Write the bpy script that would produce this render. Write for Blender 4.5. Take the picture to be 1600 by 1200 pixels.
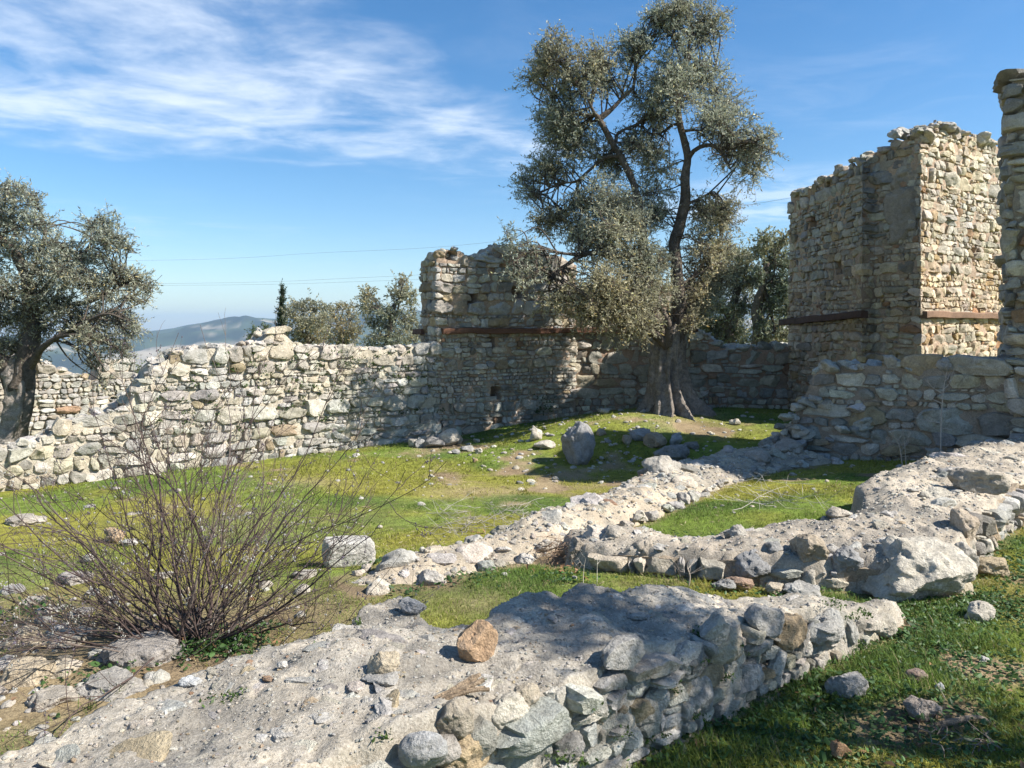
import bpy, math, random
import numpy as np

# ---------------------------------------------------------------- scene, camera, light
for o in list(bpy.data.objects):
    bpy.data.objects.remove(o, do_unlink=True)
SC = bpy.context.scene
COL = SC.collection
EYE, FPX, CX, HY = 1.7, 1200.0, 800.0, 515.0      # eye height, focal length in photo pixels, centre column, horizon row

cam_data = bpy.data.cameras.new("camera")
cam_data.sensor_width = 36.0
cam_data.lens = 27.0
cam_data.shift_y = -85.0 / 1600.0
cam_data.clip_start = 0.05
cam_data.clip_end = 20000.0
cam = bpy.data.objects.new("camera", cam_data)
cam.location = (0, 0, EYE)
cam.rotation_euler = (math.radians(90), 0, 0)
COL.objects.link(cam)
SC.camera = cam

SUN_AZ = math.radians(-15.0)        # from +X towards +Y
SUN_EL = math.radians(41.0)
SUN_DIR = np.array([math.cos(SUN_AZ) * math.cos(SUN_EL), math.sin(SUN_AZ) * math.cos(SUN_EL), math.sin(SUN_EL)])

SC.view_settings.view_transform = 'Standard'
SC.view_settings.look = 'None'
SC.view_settings.gamma = 1.0
SC.view_settings.use_curve_mapping = False
SC.view_settings.exposure = 1.1

world = bpy.data.worlds.new("World")
SC.world = world
world.use_nodes = True


def N(nt, kind, **kw):
    n = nt.nodes.new(kind)
    for k, v in kw.items():
        setattr(n, k, v)
    return n


def setin(n, **kw):
    for k, v in kw.items():
        n.inputs[k.replace('_', ' ')].default_value = v
    return n


def build_world():
    nt = world.node_tree
    nt.nodes.clear()
    L = nt.links.new
    out = N(nt, 'ShaderNodeOutputWorld')
    bg = N(nt, 'ShaderNodeBackground')
    bg.inputs['Strength'].default_value = 0.080
    sky = N(nt, 'ShaderNodeTexSky', sky_type='NISHITA')
    sky.sun_disc = False
    sky.sun_elevation = SUN_EL
    sky.sun_rotation = math.pi / 2 - SUN_AZ
    sky.altitude = 200
    sky.air_density = 1.0
    sky.dust_density = 0.35
    sky.ozone_density = 2.6
    tc = N(nt, 'ShaderNodeTexCoord')
    sep = N(nt, 'ShaderNodeSeparateXYZ')
    L(tc.outputs['Generated'], sep.inputs[0])

    def M(op, a, b=None, clamp=False):
        m = N(nt, 'ShaderNodeMath', operation=op)
        m.use_clamp = clamp
        for i, v in enumerate((a, b)):
            if v is None:
                continue
            if isinstance(v, (int, float)):
                m.inputs[i].default_value = v
            else:
                L(v, m.inputs[i])
        return m.outputs[0]
    zc = M('MAXIMUM', sep.outputs[2], 0.03)
    u = M('DIVIDE', sep.outputs[0], zc)
    v = M('DIVIDE', sep.outputs[1], zc)

    def smooth(x, lo, hi):
        r = N(nt, 'ShaderNodeMapRange', interpolation_type='SMOOTHSTEP')
        r.inputs['From Min'].default_value = lo
        r.inputs['From Max'].default_value = hi
        L(x, r.inputs['Value'])
        return r.outputs[0]

    def noise(vec, scale, detail, rough, dist=0.0):
        n = N(nt, 'ShaderNodeTexNoise')
        setin(n, Scale=scale, Detail=detail, Roughness=rough, Distortion=dist)
        L(vec, n.inputs['Vector'])
        return n.outputs['Fac']
    comb = N(nt, 'ShaderNodeCombineXYZ')
    L(u, comb.inputs[0])
    L(v, comb.inputs[1])
    rot = N(nt, 'ShaderNodeMapping')
    rot.inputs['Rotation'].default_value = (0, 0, math.radians(-22))
    rot.inputs['Scale'].default_value = (0.9, 1.25, 1)
    L(comb.outputs[0], rot.inputs['Vector'])
    wisp = noise(rot.outputs[0], 1.5, 9, 0.62, 0.8)
    puff = noise(comb.outputs[0], 1.9, 8, 0.58, 0.3)
    big = noise(comb.outputs[0], 0.33, 3, 0.5)
    # main cirrus field: everything beyond the line f1 and above the line f2
    wob = M('MULTIPLY', M('SUBTRACT', puff, 0.5), 1.3)
    f1 = M('ADD', M('SUBTRACT', M('ADD', M('MULTIPLY', v, 0.36), -1.22), u), wob)
    f2 = M('ADD', M('SUBTRACT', M('ADD', M('MULTIPLY', u, 0.27), 4.95), v), wob)
    band = M('MULTIPLY', smooth(f1, -0.15, 0.75), smooth(f2, -0.2, 0.9))
    dens = M('MULTIPLY', band, M('ADD', M('MULTIPLY', smooth(wisp, 0.28, 0.78), 0.55), M('MULTIPLY', smooth(puff, 0.34, 0.70), 0.55)))
    # faint thin veils everywhere else
    thin = M('MULTIPLY', M('MULTIPLY', smooth(big, 0.45, 0.72), smooth(wisp, 0.42, 0.78)), 0.42)
    # low bright cloud near the horizon
    du = M('SUBTRACT', u, 2.1)
    dv = M('MULTIPLY', M('SUBTRACT', v, 6.0), 0.75)
    rr = M('ADD', M('MULTIPLY', du, du), M('MULTIPLY', dv, dv))
    low = M('MULTIPLY', M('SUBTRACT', 1.0, smooth(rr, 0.1, 1.6)), smooth(puff, 0.34, 0.62))
    tot = M('ADD', M('MAXIMUM', dens, thin), M('MULTIPLY', low, 0.55), True)
    tot = M('MULTIPLY', M('MULTIPLY', tot, 0.80), smooth(sep.outputs[2], 0.02, 0.14))
    # slightly deeper blue overhead
    hs = N(nt, 'ShaderNodeHueSaturation')
    hs.inputs['Saturation'].default_value = 1.30
    hs.inputs['Value'].default_value = 1.0
    L(sky.outputs[0], hs.inputs['Color'])
    mix = N(nt, 'ShaderNodeMix', data_type='RGBA')
    L(tot, mix.inputs[0])
    L(hs.outputs[0], mix.inputs[6])
    mix.inputs[7].default_value = (6.6, 7.1, 7.8, 1)
    L(mix.outputs[2], bg.inputs['Color'])
    L(bg.outputs[0], out.inputs['Surface'])


build_world()
sd = bpy.data.lights.new("sun", 'SUN')
sd.energy = 5.0
sd.angle = math.radians(0.53)
sd.color = (1.0, 0.95, 0.88)
sun = bpy.data.objects.new("sun", sd)
COL.objects.link(sun)
from mathutils import Vector
sun.rotation_euler = Vector((-SUN_DIR[0], -SUN_DIR[1], -SUN_DIR[2])).to_track_quat('-Z', 'Y').to_euler()
sun.location = (20, 5, 30)

rng = np.random.default_rng(7)
random.seed(7)


# ---------------------------------------------------------------- numpy helpers
def U(px, py, Y):
    """photo pixel at depth Y -> world point"""
    return np.array([(px - CX) / FPX * Y, Y, EYE - (py - HY) / FPX * Y])


def UZ(px, py, z):
    """photo pixel on the level z -> world point"""
    Y = (EYE - z) * FPX / (py - HY)
    return np.array([(px - CX) / FPX * Y, Y, z])


def _hash(ix, iy, iz, seed):
    h = (ix.astype(np.int64) * 374761393 + iy.astype(np.int64) * 668265263 + iz.astype(np.int64) * 2147483647 + seed * 974634777) & 0xFFFFFFFF
    h = ((h ^ (h >> 13)) * 1274126177) & 0xFFFFFFFF
    h = (h ^ (h >> 16)) & 0xFFFF
    return h / 32767.5 - 1.0


def vnoise(p, seed=0):
    p = np.asarray(p, float)
    i = np.floor(p).astype(np.int64)
    f = p - i
    f = f * f * (3 - 2 * f)
    r = 0
    for dx in (0, 1):
        wx = f[..., 0] if dx else 1 - f[..., 0]
        for dy in (0, 1):
            wy = f[..., 1] if dy else 1 - f[..., 1]
            for dz in (0, 1):
                wz = f[..., 2] if dz else 1 - f[..., 2]
                r = r + wx * wy * wz * _hash(i[..., 0] + dx, i[..., 1] + dy, i[..., 2] + dz, seed)
    return r


def fbm(p, octaves=4, seed=0, gain=0.5):
    a, s, f = 1.0, 0.0, 1.0
    for k in range(octaves):
        s = s + a * vnoise(np.asarray(p) * f + 17.3 * k, seed + k)
        a *= gain
        f *= 2.03
    return s


def p3(x, y, z=0.0):
    return np.stack([x, y, np.broadcast_to(z, np.shape(x))], -1)


def sstep(x, a, b):
    t = np.clip((x - a) / (b - a), 0, 1)
    return t * t * (3 - 2 * t)


def in_poly(x, y, poly):
    poly = np.asarray(poly)
    ins = np.zeros(np.shape(x), bool)
    n = len(poly)
    for i in range(n):
        x1, y1 = poly[i]
        x2, y2 = poly[(i + 1) % n]
        c = ((y1 > y) != (y2 > y)) & (x < (x2 - x1) * (y - y1) / ((y2 - y1) + 1e-12) + x1)
        ins ^= c
    return ins


def poly_dist(x, y, poly, closed=True):
    poly = np.asarray(poly)
    d = np.full(np.shape(x), 1e9)
    n = len(poly)
    for i in range(n if closed else n - 1):
        a = poly[i]
        b = poly[(i + 1) % n]
        ab = b - a
        t = np.clip(((x - a[0]) * ab[0] + (y - a[1]) * ab[1]) / (ab @ ab + 1e-12), 0, 1)
        d = np.minimum(d, np.hypot(x - a[0] - t * ab[0], y - a[1] - t * ab[1]))
    return d


# ---------------------------------------------------------------- mesh helpers
def mk_mesh(name, V, quads=None, tris=None, mat=None, tint=None, smooth=True, sharp=None, ngons=None):
    me = bpy.data.meshes.new(name)
    V = np.ascontiguousarray(V, dtype=np.float32).reshape(-1, 3)
    idx, cnt = [], []
    if quads is not None and len(quads):
        q = np.asarray(quads, dtype=np.int32).reshape(-1, 4)
        idx.append(q.ravel())
        cnt.append(np.full(len(q), 4, np.int32))
    if tris is not None and len(tris):
        t = np.asarray(tris, dtype=np.int32).reshape(-1, 3)
        idx.append(t.ravel())
        cnt.append(np.full(len(t), 3, np.int32))
    for g in (ngons or []):
        idx.append(np.asarray(g, np.int32))
        cnt.append(np.array([len(g)], np.int32))
    idx = np.concatenate(idx)
    cnt = np.concatenate(cnt)
    st = np.concatenate([[0], np.cumsum(cnt)[:-1]]).astype(np.int32)
    me.vertices.add(len(V))
    me.vertices.foreach_set('co', V.ravel())
    me.loops.add(len(idx))
    me.loops.foreach_set('vertex_index', idx)
    me.polygons.add(len(cnt))
    me.polygons.foreach_set('loop_start', st)
    me.polygons.foreach_set('loop_total', cnt)
    me.polygons.foreach_set('use_smooth', np.full(len(cnt), bool(smooth)))
    at = me.color_attributes.new('tint', 'FLOAT_COLOR', 'POINT')
    c = np.ones((len(V), 4), np.float32)
    if tint is not None:
        c[:, :3] = tint
    at.data.foreach_set('color', c.ravel())
    if mat is not None:
        me.materials.append(mat)
    me.update(calc_edges=True)
    if sharp:
        me.set_sharp_from_angle(angle=math.radians(sharp))
    return me


def link(name, data, parent=None, loc=(0, 0, 0), **props):
    o = bpy.data.objects.new(name, data)
    COL.objects.link(o)
    o.location = loc
    if parent is not None:
        o.parent = parent
        o.location = np.asarray(loc, float) - np.asarray(parent.location)
    for k, v in props.items():
        o[k] = v
    return o


def thing(name, label, cat, loc, group=None):
    o = link(name, None, None, loc, label=label, category=cat)
    o.empty_display_size = 0.2
    if group:
        o['group'] = group
    return o


def grid_quads(nr, nc, wrap=False):
    r, c = np.meshgrid(np.arange(nr - 1), np.arange(nc if wrap else nc - 1), indexing='ij')
    c2 = (c + 1) % nc
    return np.stack([r * nc + c, r * nc + c2, (r + 1) * nc + c2, (r + 1) * nc + c], -1).reshape(-1, 4)


class Batch:
    """collects pieces of geometry that end up in one mesh"""
    def __init__(s):
        s.V, s.Q, s.T, s.C, s.n = [], [], [], [], 0

    def add(s, V, quads=None, tris=None, tint=(1, 1, 1)):
        V = np.asarray(V, float).reshape(-1, 3)
        if quads is not None and len(quads):
            s.Q.append(np.asarray(quads) + s.n)
        if tris is not None and len(tris):
            s.T.append(np.asarray(tris) + s.n)
        s.V.append(V)
        s.C.append(np.broadcast_to(np.asarray(tint, float), (len(V), 3)))
        s.n += len(V)

    def mesh(s, name, mat, smooth=True, sharp=None):
        if not s.V:
            return None
        return mk_mesh(name, np.concatenate(s.V), np.concatenate(s.Q) if s.Q else None, np.concatenate(s.T) if s.T else None,
                       mat, np.concatenate(s.C), smooth, sharp)


def tube_geo(pts, rad, sides=6, cap=True):
    pts = np.asarray(pts, float)
    rad = np.broadcast_to(np.asarray(rad, float), (len(pts),))
    tan = np.gradient(pts, axis=0)
    tan /= np.linalg.norm(tan, axis=1)[:, None] + 1e-9
    ref = np.array([0.31, 0.87, 0.38])
    a = np.cross(tan, ref)
    a /= np.linalg.norm(a, axis=1)[:, None] + 1e-9
    b = np.cross(tan, a)
    th = np.linspace(0, 2 * math.pi, sides, endpoint=False)
    V = pts[:, None] + rad[:, None, None] * (np.cos(th)[None, :, None] * a[:, None] + np.sin(th)[None, :, None] * b[:, None])
    return V.reshape(-1, 3), grid_quads(len(pts), sides, True)


def spline(pts, n):
    """Catmull-Rom through rows of pts"""
    P = np.asarray(pts, float)
    if len(P) == 2:
        t = np.linspace(0, 1, n)[:, None]
        return P[0] * (1 - t) + P[1] * t
    Q = np.vstack([2 * P[0] - P[1], P, 2 * P[-1] - P[-2]])
    u = np.linspace(0, len(P) - 1 - 1e-6, n)
    i = u.astype(int)
    t = (u - i)[:, None]
    p0, p1, p2, p3_ = Q[i], Q[i + 1], Q[i + 2], Q[i + 3]
    return 0.5 * (2 * p1 + (p2 - p0) * t + (2 * p0 - 5 * p1 + 4 * p2 - p3_) * t ** 2 + (3 * p1 - p0 - 3 * p2 + p3_) * t ** 3)


def icosphere(sub):
    t = (1 + 5 ** 0.5) / 2
    v = [(-1, t, 0), (1, t, 0), (-1, -t, 0), (1, -t, 0), (0, -1, t), (0, 1, t), (0, -1, -t), (0, 1, -t), (t, 0, -1), (t, 0, 1), (-t, 0, -1), (-t, 0, 1)]
    f = [(0, 11, 5), (0, 5, 1), (0, 1, 7), (0, 7, 10), (0, 10, 11), (1, 5, 9), (5, 11, 4), (11, 10, 2), (10, 7, 6), (7, 1, 8),
         (3, 9, 4), (3, 4, 2), (3, 2, 6), (3, 6, 8), (3, 8, 9), (4, 9, 5), (2, 4, 11), (6, 2, 10), (8, 6, 7), (9, 8, 1)]
    v = [np.array(a) / np.linalg.norm(a) for a in v]
    for _ in range(sub):
        mid, g = {}, []

        def m(a, b):
            k = (min(a, b), max(a, b))
            if k not in mid:
                w = v[a] + v[b]
                v.append(w / np.linalg.norm(w))
                mid[k] = len(v) - 1
            return mid[k]
        for a, b, c in f:
            ab, bc, ca = m(a, b), m(b, c), m(c, a)
            g += [(a, ab, ca), (b, bc, ab), (c, ca, bc), (ab, bc, ca)]
        f = g
    return np.array(v), np.array(f)


ICO = {k: icosphere(k) for k in (0, 1, 2, 3, 4, 5)}


def rock_geo(sub, seed, cuts=7, rough=0.16, round_=0.0):
    """an irregular boulder of about unit radius"""
    r = np.random.default_rng(seed)
    v, f = ICO[sub]
    v = v.copy()
    for _ in range(cuts):
        d = r.normal(size=3)
        d /= np.linalg.norm(d)
        h = r.uniform(0.52, 0.92) + round_
        k = v @ d
        over = np.clip(k - h, 0, None)
        v -= d * over[:, None] * 0.93
    o = r.uniform(-50, 50, 3)
    nrm = v / (np.linalg.norm(v, axis=1)[:, None] + 1e-9)
    v = v + nrm * (fbm(v * 1.5 + o, 3, seed) * rough)[:, None]
    if sub >= 3:
        v = v + nrm * (fbm(v * 5 + o, 3, seed + 5) * rough * 0.28)[:, None]
    if sub >= 4:
        pit = np.clip(vnoise(v * 7 + o, seed + 9) - 0.35, 0, 1)
        v = v - nrm * (pit * 0.14)[:, None] + nrm * (fbm(v * 14 + o, 2, seed + 6) * rough * 0.10)[:, None]
    return v, f


# ---------------------------------------------------------------- materials
MATS = {}


def stone_like(name, c_lo, c_hi, scale=9.0, bump=0.5, bump_d=0.02, rough=0.9, speck=None, lichen=0.0, fine=60.0):
    m = bpy.data.materials.new(name)
    m.use_nodes = True
    nt = m.node_tree
    L = nt.links.new
    bsdf = nt.nodes['Principled BSDF']
    bsdf.inputs['Roughness'].default_value = rough
    bsdf.inputs['Specular IOR Level'].default_value = 0.25
    geo = N(nt, 'ShaderNodeNewGeometry')
    at = N(nt, 'ShaderNodeAttribute', attribute_name='tint')
    oi = N(nt, 'ShaderNodeObjectInfo')
    mul = N(nt, 'ShaderNodeMix', data_type='RGBA', blend_type='MULTIPLY')
    mul.inputs[0].default_value = 1
    L(at.outputs['Color'], mul.inputs[6])
    L(oi.outputs['Color'], mul.inputs[7])
    n1 = N(nt, 'ShaderNodeTexNoise')
    setin(n1, Scale=scale, Detail=6.0, Roughness=0.65, Distortion=0.4)
    L(geo.outputs['Position'], n1.inputs['Vector'])
    r1 = N(nt, 'ShaderNodeValToRGB')
    r1.color_ramp.elements[0].position = 0.3
    r1.color_ramp.elements[0].color = (*c_lo, 1)
    r1.color_ramp.elements[1].position = 0.7
    r1.color_ramp.elements[1].color = (*c_hi, 1)
    L(n1.outputs['Fac'], r1.inputs['Fac'])
    mul2 = N(nt, 'ShaderNodeMix', data_type='RGBA', blend_type='MULTIPLY')
    mul2.inputs[0].default_value = 1
    L(mul.outputs[2], mul2.inputs[6])
    L(r1.outputs['Color'], mul2.inputs[7])
    col = mul2.outputs[2]
    n2 = N(nt, 'ShaderNodeTexNoise')
    setin(n2, Scale=fine, Detail=5.0, Roughness=0.7)
    L(geo.outputs['Position'], n2.inputs['Vector'])
    if lichen > 0:
        n3 = N(nt, 'ShaderNodeTexNoise')
        setin(n3, Scale=scale * 2.3, Detail=5.0, Roughness=0.7, Distortion=1.0)
        L(geo.outputs['Position'], n3.inputs['Vector'])
        rr = N(nt, 'ShaderNodeMapRange')
        setin(rr, From_Min=0.56, From_Max=0.66, To_Max=lichen)
        L(n3.outputs['Fac'], rr.inputs['Value'])
        mx = N(nt, 'ShaderNodeMix', data_type='RGBA')
        L(rr.outputs[0], mx.inputs[0])
        L(col, mx.inputs[6])
        mx.inputs[7].default_value = (0.17, 0.165, 0.15, 1)
        col = mx.outputs[2]
    if speck:
        r3 = N(nt, 'ShaderNodeValToRGB')
        r3.color_ramp.elements[0].position = 0.36
        r3.color_ramp.elements[0].color = (*speck[0], 1)
        r3.color_ramp.elements[1].position = 0.64
        r3.color_ramp.elements[1].color = (*speck[1], 1)
        L(n2.outputs['Fac'], r3.inputs['Fac'])
        mx = N(nt, 'ShaderNodeMix', data_type='RGBA', blend_type='MULTIPLY')
        mx.inputs[0].default_value = 1
        L(col, mx.inputs[6])
        L(r3.outputs['Color'], mx.inputs[7])
        col = mx.outputs[2]
    L(col, bsdf.inputs['Base Color'])
    ad = N(nt, 'ShaderNodeMath', operation='MULTIPLY_ADD')
    L(n1.outputs['Fac'], ad.inputs[0])
    ad.inputs[1].default_value = 1.6
    L(n2.outputs['Fac'], ad.inputs[2])
    bp = N(nt, 'ShaderNodeBump')
    bp.inputs['Strength'].default_value = bump
    bp.inputs['Distance'].default_value = bump_d
    L(ad.outputs[0], bp.inputs['Height'])
    L(bp.outputs['Normal'], bsdf.inputs['Normal'])
    MATS[name] = m
    return m


stone_like('limestone', (0.62, 0.60, 0.57), (1.12, 1.11, 1.08), 9, 0.95, 0.025, 0.9, ((0.80, 0.79, 0.77), (1.12, 1.12, 1.12)), 0.35)
stone_like('mortar', (0.75, 0.72, 0.68), (1.12, 1.12, 1.1), 14, 0.9, 0.02, 0.95, ((0.70, 0.69, 0.67), (1.2, 1.2, 1.2)), 0.0, 85)
stone_like('concrete_rubble', (0.80, 0.78, 0.75), (1.10, 1.10, 1.09), 6, 0.9, 0.012, 0.95, ((0.72, 0.70, 0.67), (1.2, 1.2, 1.2)), 0.15, 90)
stone_like('soil', (0.75, 0.72, 0.66), (1.15, 1.15, 1.12), 5, 0.9, 0.02, 0.97, ((0.66, 0.64, 0.60), (1.25, 1.25, 1.2)), 0.0, 70)
stone_like('bark', (0.55, 0.53, 0.5), (1.3, 1.3, 1.3), 14, 1.0, 0.03, 0.95, ((0.7, 0.7, 0.7), (1.2, 1.2, 1.2)), 0.0, 60)
stone_like('old_timber', (0.7, 0.66, 0.62), (1.15, 1.12, 1.1), 10, 0.6, 0.01, 0.8, ((0.8, 0.8, 0.8), (1.1, 1.1, 1.1)), 0.0, 50)
stone_like('dry_twig', (0.8, 0.8, 0.8), (1.15, 1.15, 1.15), 30, 0.2, 0.004, 0.85)


def leaf_mat(name, back=(1.5, 1.5, 1.7), rough=0.5, trans=0.25, spec=0.4):
    m = bpy.data.materials.new(name)
    m.use_nodes = True
    nt = m.node_tree
    L = nt.links.new
    bsdf = nt.nodes['Principled BSDF']
    bsdf.inputs['Roughness'].default_value = rough
    bsdf.inputs['Specular IOR Level'].default_value = spec
    at = N(nt, 'ShaderNodeAttribute', attribute_name='tint')
    geo = N(nt, 'ShaderNodeNewGeometry')
    mb = N(nt, 'ShaderNodeMix', data_type='RGBA', blend_type='MULTIPLY')
    L(geo.outputs['Backfacing'], mb.inputs[0])
    L(at.outputs['Color'], mb.inputs[6])
    mb.inputs[7].default_value = (*back, 1)
    L(mb.outputs[2], bsdf.inputs['Base Color'])
    tr = N(nt, 'ShaderNodeBsdfTranslucent')
    L(mb.outputs[2], tr.inputs['Color'])
    mx = N(nt, 'ShaderNodeMixShader')
    mx.inputs[0].default_value = trans
    L(bsdf.outputs[0], mx.inputs[1])
    L(tr.outputs[0], mx.inputs[2])
    L(mx.outputs[0], nt.nodes['Material Output'].inputs['Surface'])
    MATS[name] = m


leaf_mat('olive_leaf', (1.3, 1.33, 1.5), 0.52, 0.42, 0.35)
leaf_mat('grass_blade', (1, 1, 1), 0.6, 0.3, 0.2)
leaf_mat('weed_leaf', (1.1, 1.1, 1.1), 0.5, 0.3, 0.3)

# ---------------------------------------------------------------- terrain
CTRL = []
for px, py, Y in [(600, 697, 13.3), (700, 722, 11.6), (760, 690, 13.2), (900, 650, 15.2), (1045, 643, 13.5), (960, 652, 13.0), (1080, 672, 12.3), (1180, 690, 11.8),
                  (905, 730, 11.2), (1020, 722, 11.3), (840, 682, 12.6), (1000, 760, 9.6), (800, 780, 9.0), (600, 850, 7.0), (400, 800, 8.3),
                  (50, 765, 9.8), (100, 860, 6.8), (0, 960, 4.9), (300, 1010, 4.1), (760, 940, 4.75), (820, 905, 5.2), (1150, 790, 7.6),
                  (1230, 770, 8.2), (1300, 728, 9.9), (1060, 903, 5.2), (620, 930, 4.9), (450, 900, 5.3), (1480, 935, 4.86), (1600, 820, 6.7),
                  (1350, 730, 9.6), (1120, 652, 13.4), (1200, 662, 12.8), (640, 690, 13.0), (500, 720, 11.6), (300, 735, 11.0)]:
    CTRL.append(U(px, py, Y))
for x, y, z in [(0.5, 3.02, 0), (0.83, 3.32, 0), (1.46, 3.81, 0), (1.9, 4.1, 0.0), (3, 3, 0), (2.5, 2, 0), (1, 1, 0), (-1, 1, 0.02), (-2, 2.6, .05), (-3, 3.2, .05), (-3, 1, 0.05),
                (5, 5, 0), (7, 6, 0), (7, 3, 0), (-6, 4, 0), (-8, 7, -.2), (-9, 11, -.4), (-10, 15, -.5), (-4, 17, -.4), (2.9, 15.2, .15), (4.6, 15.2, .12), (1, 18, -.2), (6, 18, -.1),
                (11, 16, 0), (10, 11, 0), (9, 8, .1), (-6, 20, -.6), (4, 22, -.3), (12, 22, -.2), (-14, 18, -.7), (0, -3, 0), (8, -2, 0), (-8, -2, 0), (3.4, 4.3, -.01)]:
    CTRL.append(np.array([x, y, z], float))
CTRL = np.array(CTRL)


def _tps(r):
    return r * r * np.log(r + 1e-9)


_n = len(CTRL)
_d = np.hypot(CTRL[:, None, 0] - CTRL[None, :, 0], CTRL[:, None, 1] - CTRL[None, :, 1])
_A = np.zeros((_n + 3, _n + 3))
_A[:_n, :_n] = _tps(_d) + np.eye(_n) * 0.4
_A[:_n, _n] = 1
_A[:_n, _n + 1:] = CTRL[:, :2]
_A[_n, :_n] = 1
_A[_n + 1:, :_n] = CTRL[:, :2].T
_W = np.linalg.solve(_A, np.concatenate([CTRL[:, 2], np.zeros(3)]))


def G(x, y, detail=True):
    x = np.asarray(x, float)
    y = np.asarray(y, float)
    sh = x.shape
    xf, yf = x.ravel(), y.ravel()
    xc, yc = np.clip(xf, -15, 14), np.clip(yf, -4, 23)
    z = np.empty(len(xf))
    for a in range(0, len(xf), 20000):
        s = slice(a, a + 20000)
        d = np.hypot(xc[s, None] - CTRL[None, :, 0], yc[s, None] - CTRL[None, :, 1])
        z[s] = _tps(d) @ _W[:_n] + _W[_n] + xc[s] * _W[_n + 1] + yc[s] * _W[_n + 2]
    r = np.hypot(xf, yf - 8)
    z = z * (1 - sstep(r, 14, 30)) - 0.4 * sstep(r, 14, 30)
    far = sstep(r, 24, 700) * -190
    z = z + far + fbm(p3(xf * .01, yf * .01), 3, 31) * 12 * sstep(r, 60, 400)
    if detail:
        near = 1 - sstep(r, 15, 40)
        z = z + near * (fbm(p3(xf * 1.1, yf * 1.1), 3, 3) * 0.018 + fbm(p3(xf * 7, yf * 7), 2, 5) * 0.006)
    return z.reshape(sh)


def g1(x, y):
    return float(G(np.array([x]), np.array([y]))[0])


# outlines of the low walls on the ground plan (used by the walls and kept free of grass)
A_FRONT = [(-2.2, 0.9), (-0.69, 2.08), (-0.28, 2.41), (.184, 2.77), (.5, 3.02), (.83, 3.30), (1.46, 3.80), (1.9, 4.12), (2.32, 4.42)]
A_BACK = [(2.2, 4.5), (1.95, 4.35), (1.28, 4.05), (.63, 3.85), (.31, 3.80), (.02, 3.62), (-.2, 3.36), (-.3, 3.38), (-.53, 3.74), (-.66, 3.6), (-.83, 3.33), (-1.02, 3.06), (-1.3, 2.8), (-1.6, 2.36), (-2.9, 1.6)]
A_POLY = np.array(A_FRONT + A_BACK)
B1_LOW = [(-.95, 4.85), (-.45, 5.2), (.0, 5.62), (.40, 5.85), (.75, 6.35), (1.12, 6.9), (1.75, 7.85), (2.5, 9.0), (3.3, 9.75), (4.3, 10.1)]
B1_UP = [(3.75, 10.9), (2.7, 10.6), (1.95, 10.05), (1.45, 9.4), (1.05, 8.4), (.62, 7.55), (.28, 7.1), (-.03, 6.75), (-.25, 6.3), (-.65, 5.95), (-1.0, 5.6), (-1.2, 5.2)]
B1_POLY = np.array(B1_LOW + B1_UP)
B2_FRONT = [(.36, 5.55), (.75, 5.36), (1.13, 5.22), (1.6, 5.1), (2.05, 4.98), (2.5, 4.84), (2.85, 4.92)]
B2_RIGHT = [(3.05, 5.2), (3.72, 5.98), (4.47, 6.75), (6.9, 9.2)]
B2_BACK = [(6.2, 9.3), (5.2, 8.75), (4.35, 8.0), (3.45, 7.3), (3.0, 6.75), (2.75, 6.2), (2.35, 5.95), (1.9, 5.85), (1.3, 5.9), (.8, 6.1), (.42, 6.05)]
B2_POLY = np.array(B2_FRONT + B2_RIGHT + B2_BACK)
LOW_POLYS = [A_POLY, B1_POLY, B2_POLY]


def bare_mask(x, y):
    """0 = full green, 1 = bare soil"""
    n = fbm(p3(x * 0.55, y * 0.55), 3, 41)
    n2 = fbm(p3(x * 2.1, y * 2.1), 3, 43)
    b = sstep(n * 0.6 + n2 * 0.55, 0.30, 0.80)

    def spot(cx, cy, rx, ry, k=1.0):
        return k * np.exp(-(((x - cx) / rx) ** 2 + ((y - cy) / ry) ** 2))
    b = b + spot(2.95, 12.6, .7, .4, .9) + spot(-.4, 9.6, .7, .5, .75) + spot(.9, 9.9, .7, .35, .6) + spot(-2.6, 7.9, 1.4, .9, .35) + spot(-2.6, 10, .6, .4, .5) \
        + spot(2.75, 13.5, .8, .4, .7) + spot(-1.6, 3.8, .9, .7, .8) + spot(-2.7, 4.6, 1.2, .8, .6) + spot(-2.6, 3.3, 1.0, .8, .8) + spot(-1.2, 4.6, .6, .4, .5) + spot(2.4, 2.6, .5, .25, .5) \
        + spot(3.3, 4.7, .35, .35, .6) + spot(1.7, 4.45, .8, .15, .9) + spot(-.2, 4.75, .25, .25, .5) + spot(-4.2, 5, 1.5, 1.2, .5) + spot(1.3, 5.1, 1.0, .12, .5)
    dl = np.full(np.shape(x), 1e9)
    for P in LOW_POLYS:
        dl = np.minimum(dl, poly_dist(x, y, P))
    b = b + (1 - sstep(dl, 0.0, 0.14)) * 0.7
    return np.clip(b, 0, 1)


def moss_mask(x, y):
    return sstep(fbm(p3(x * 0.8, y * 0.8), 3, 51) + 0.25, -0.1, 0.6) * (1 - 0.5 * sstep(y, 9, 13))


def green_tint(x, y, r):
    """colour of the short turf at a place"""
    m = moss_mask(x, y)[:, None]
    d = sstep(fbm(p3(x * 1.7, y * 1.7), 2, 61), -0.2, 0.7)[:, None]
    a = np.array([0.245, 0.240, 0.042])      # yellow-green moss
    b = np.array([0.150, 0.210, 0.035])      # fresh grass
    c = np.array([0.090, 0.145, 0.027])
    t = a * m + (b * (1 - d) + c * d) * (1 - m)
    return t * r.uniform(0.7, 1.35, (len(x), 1))


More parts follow.
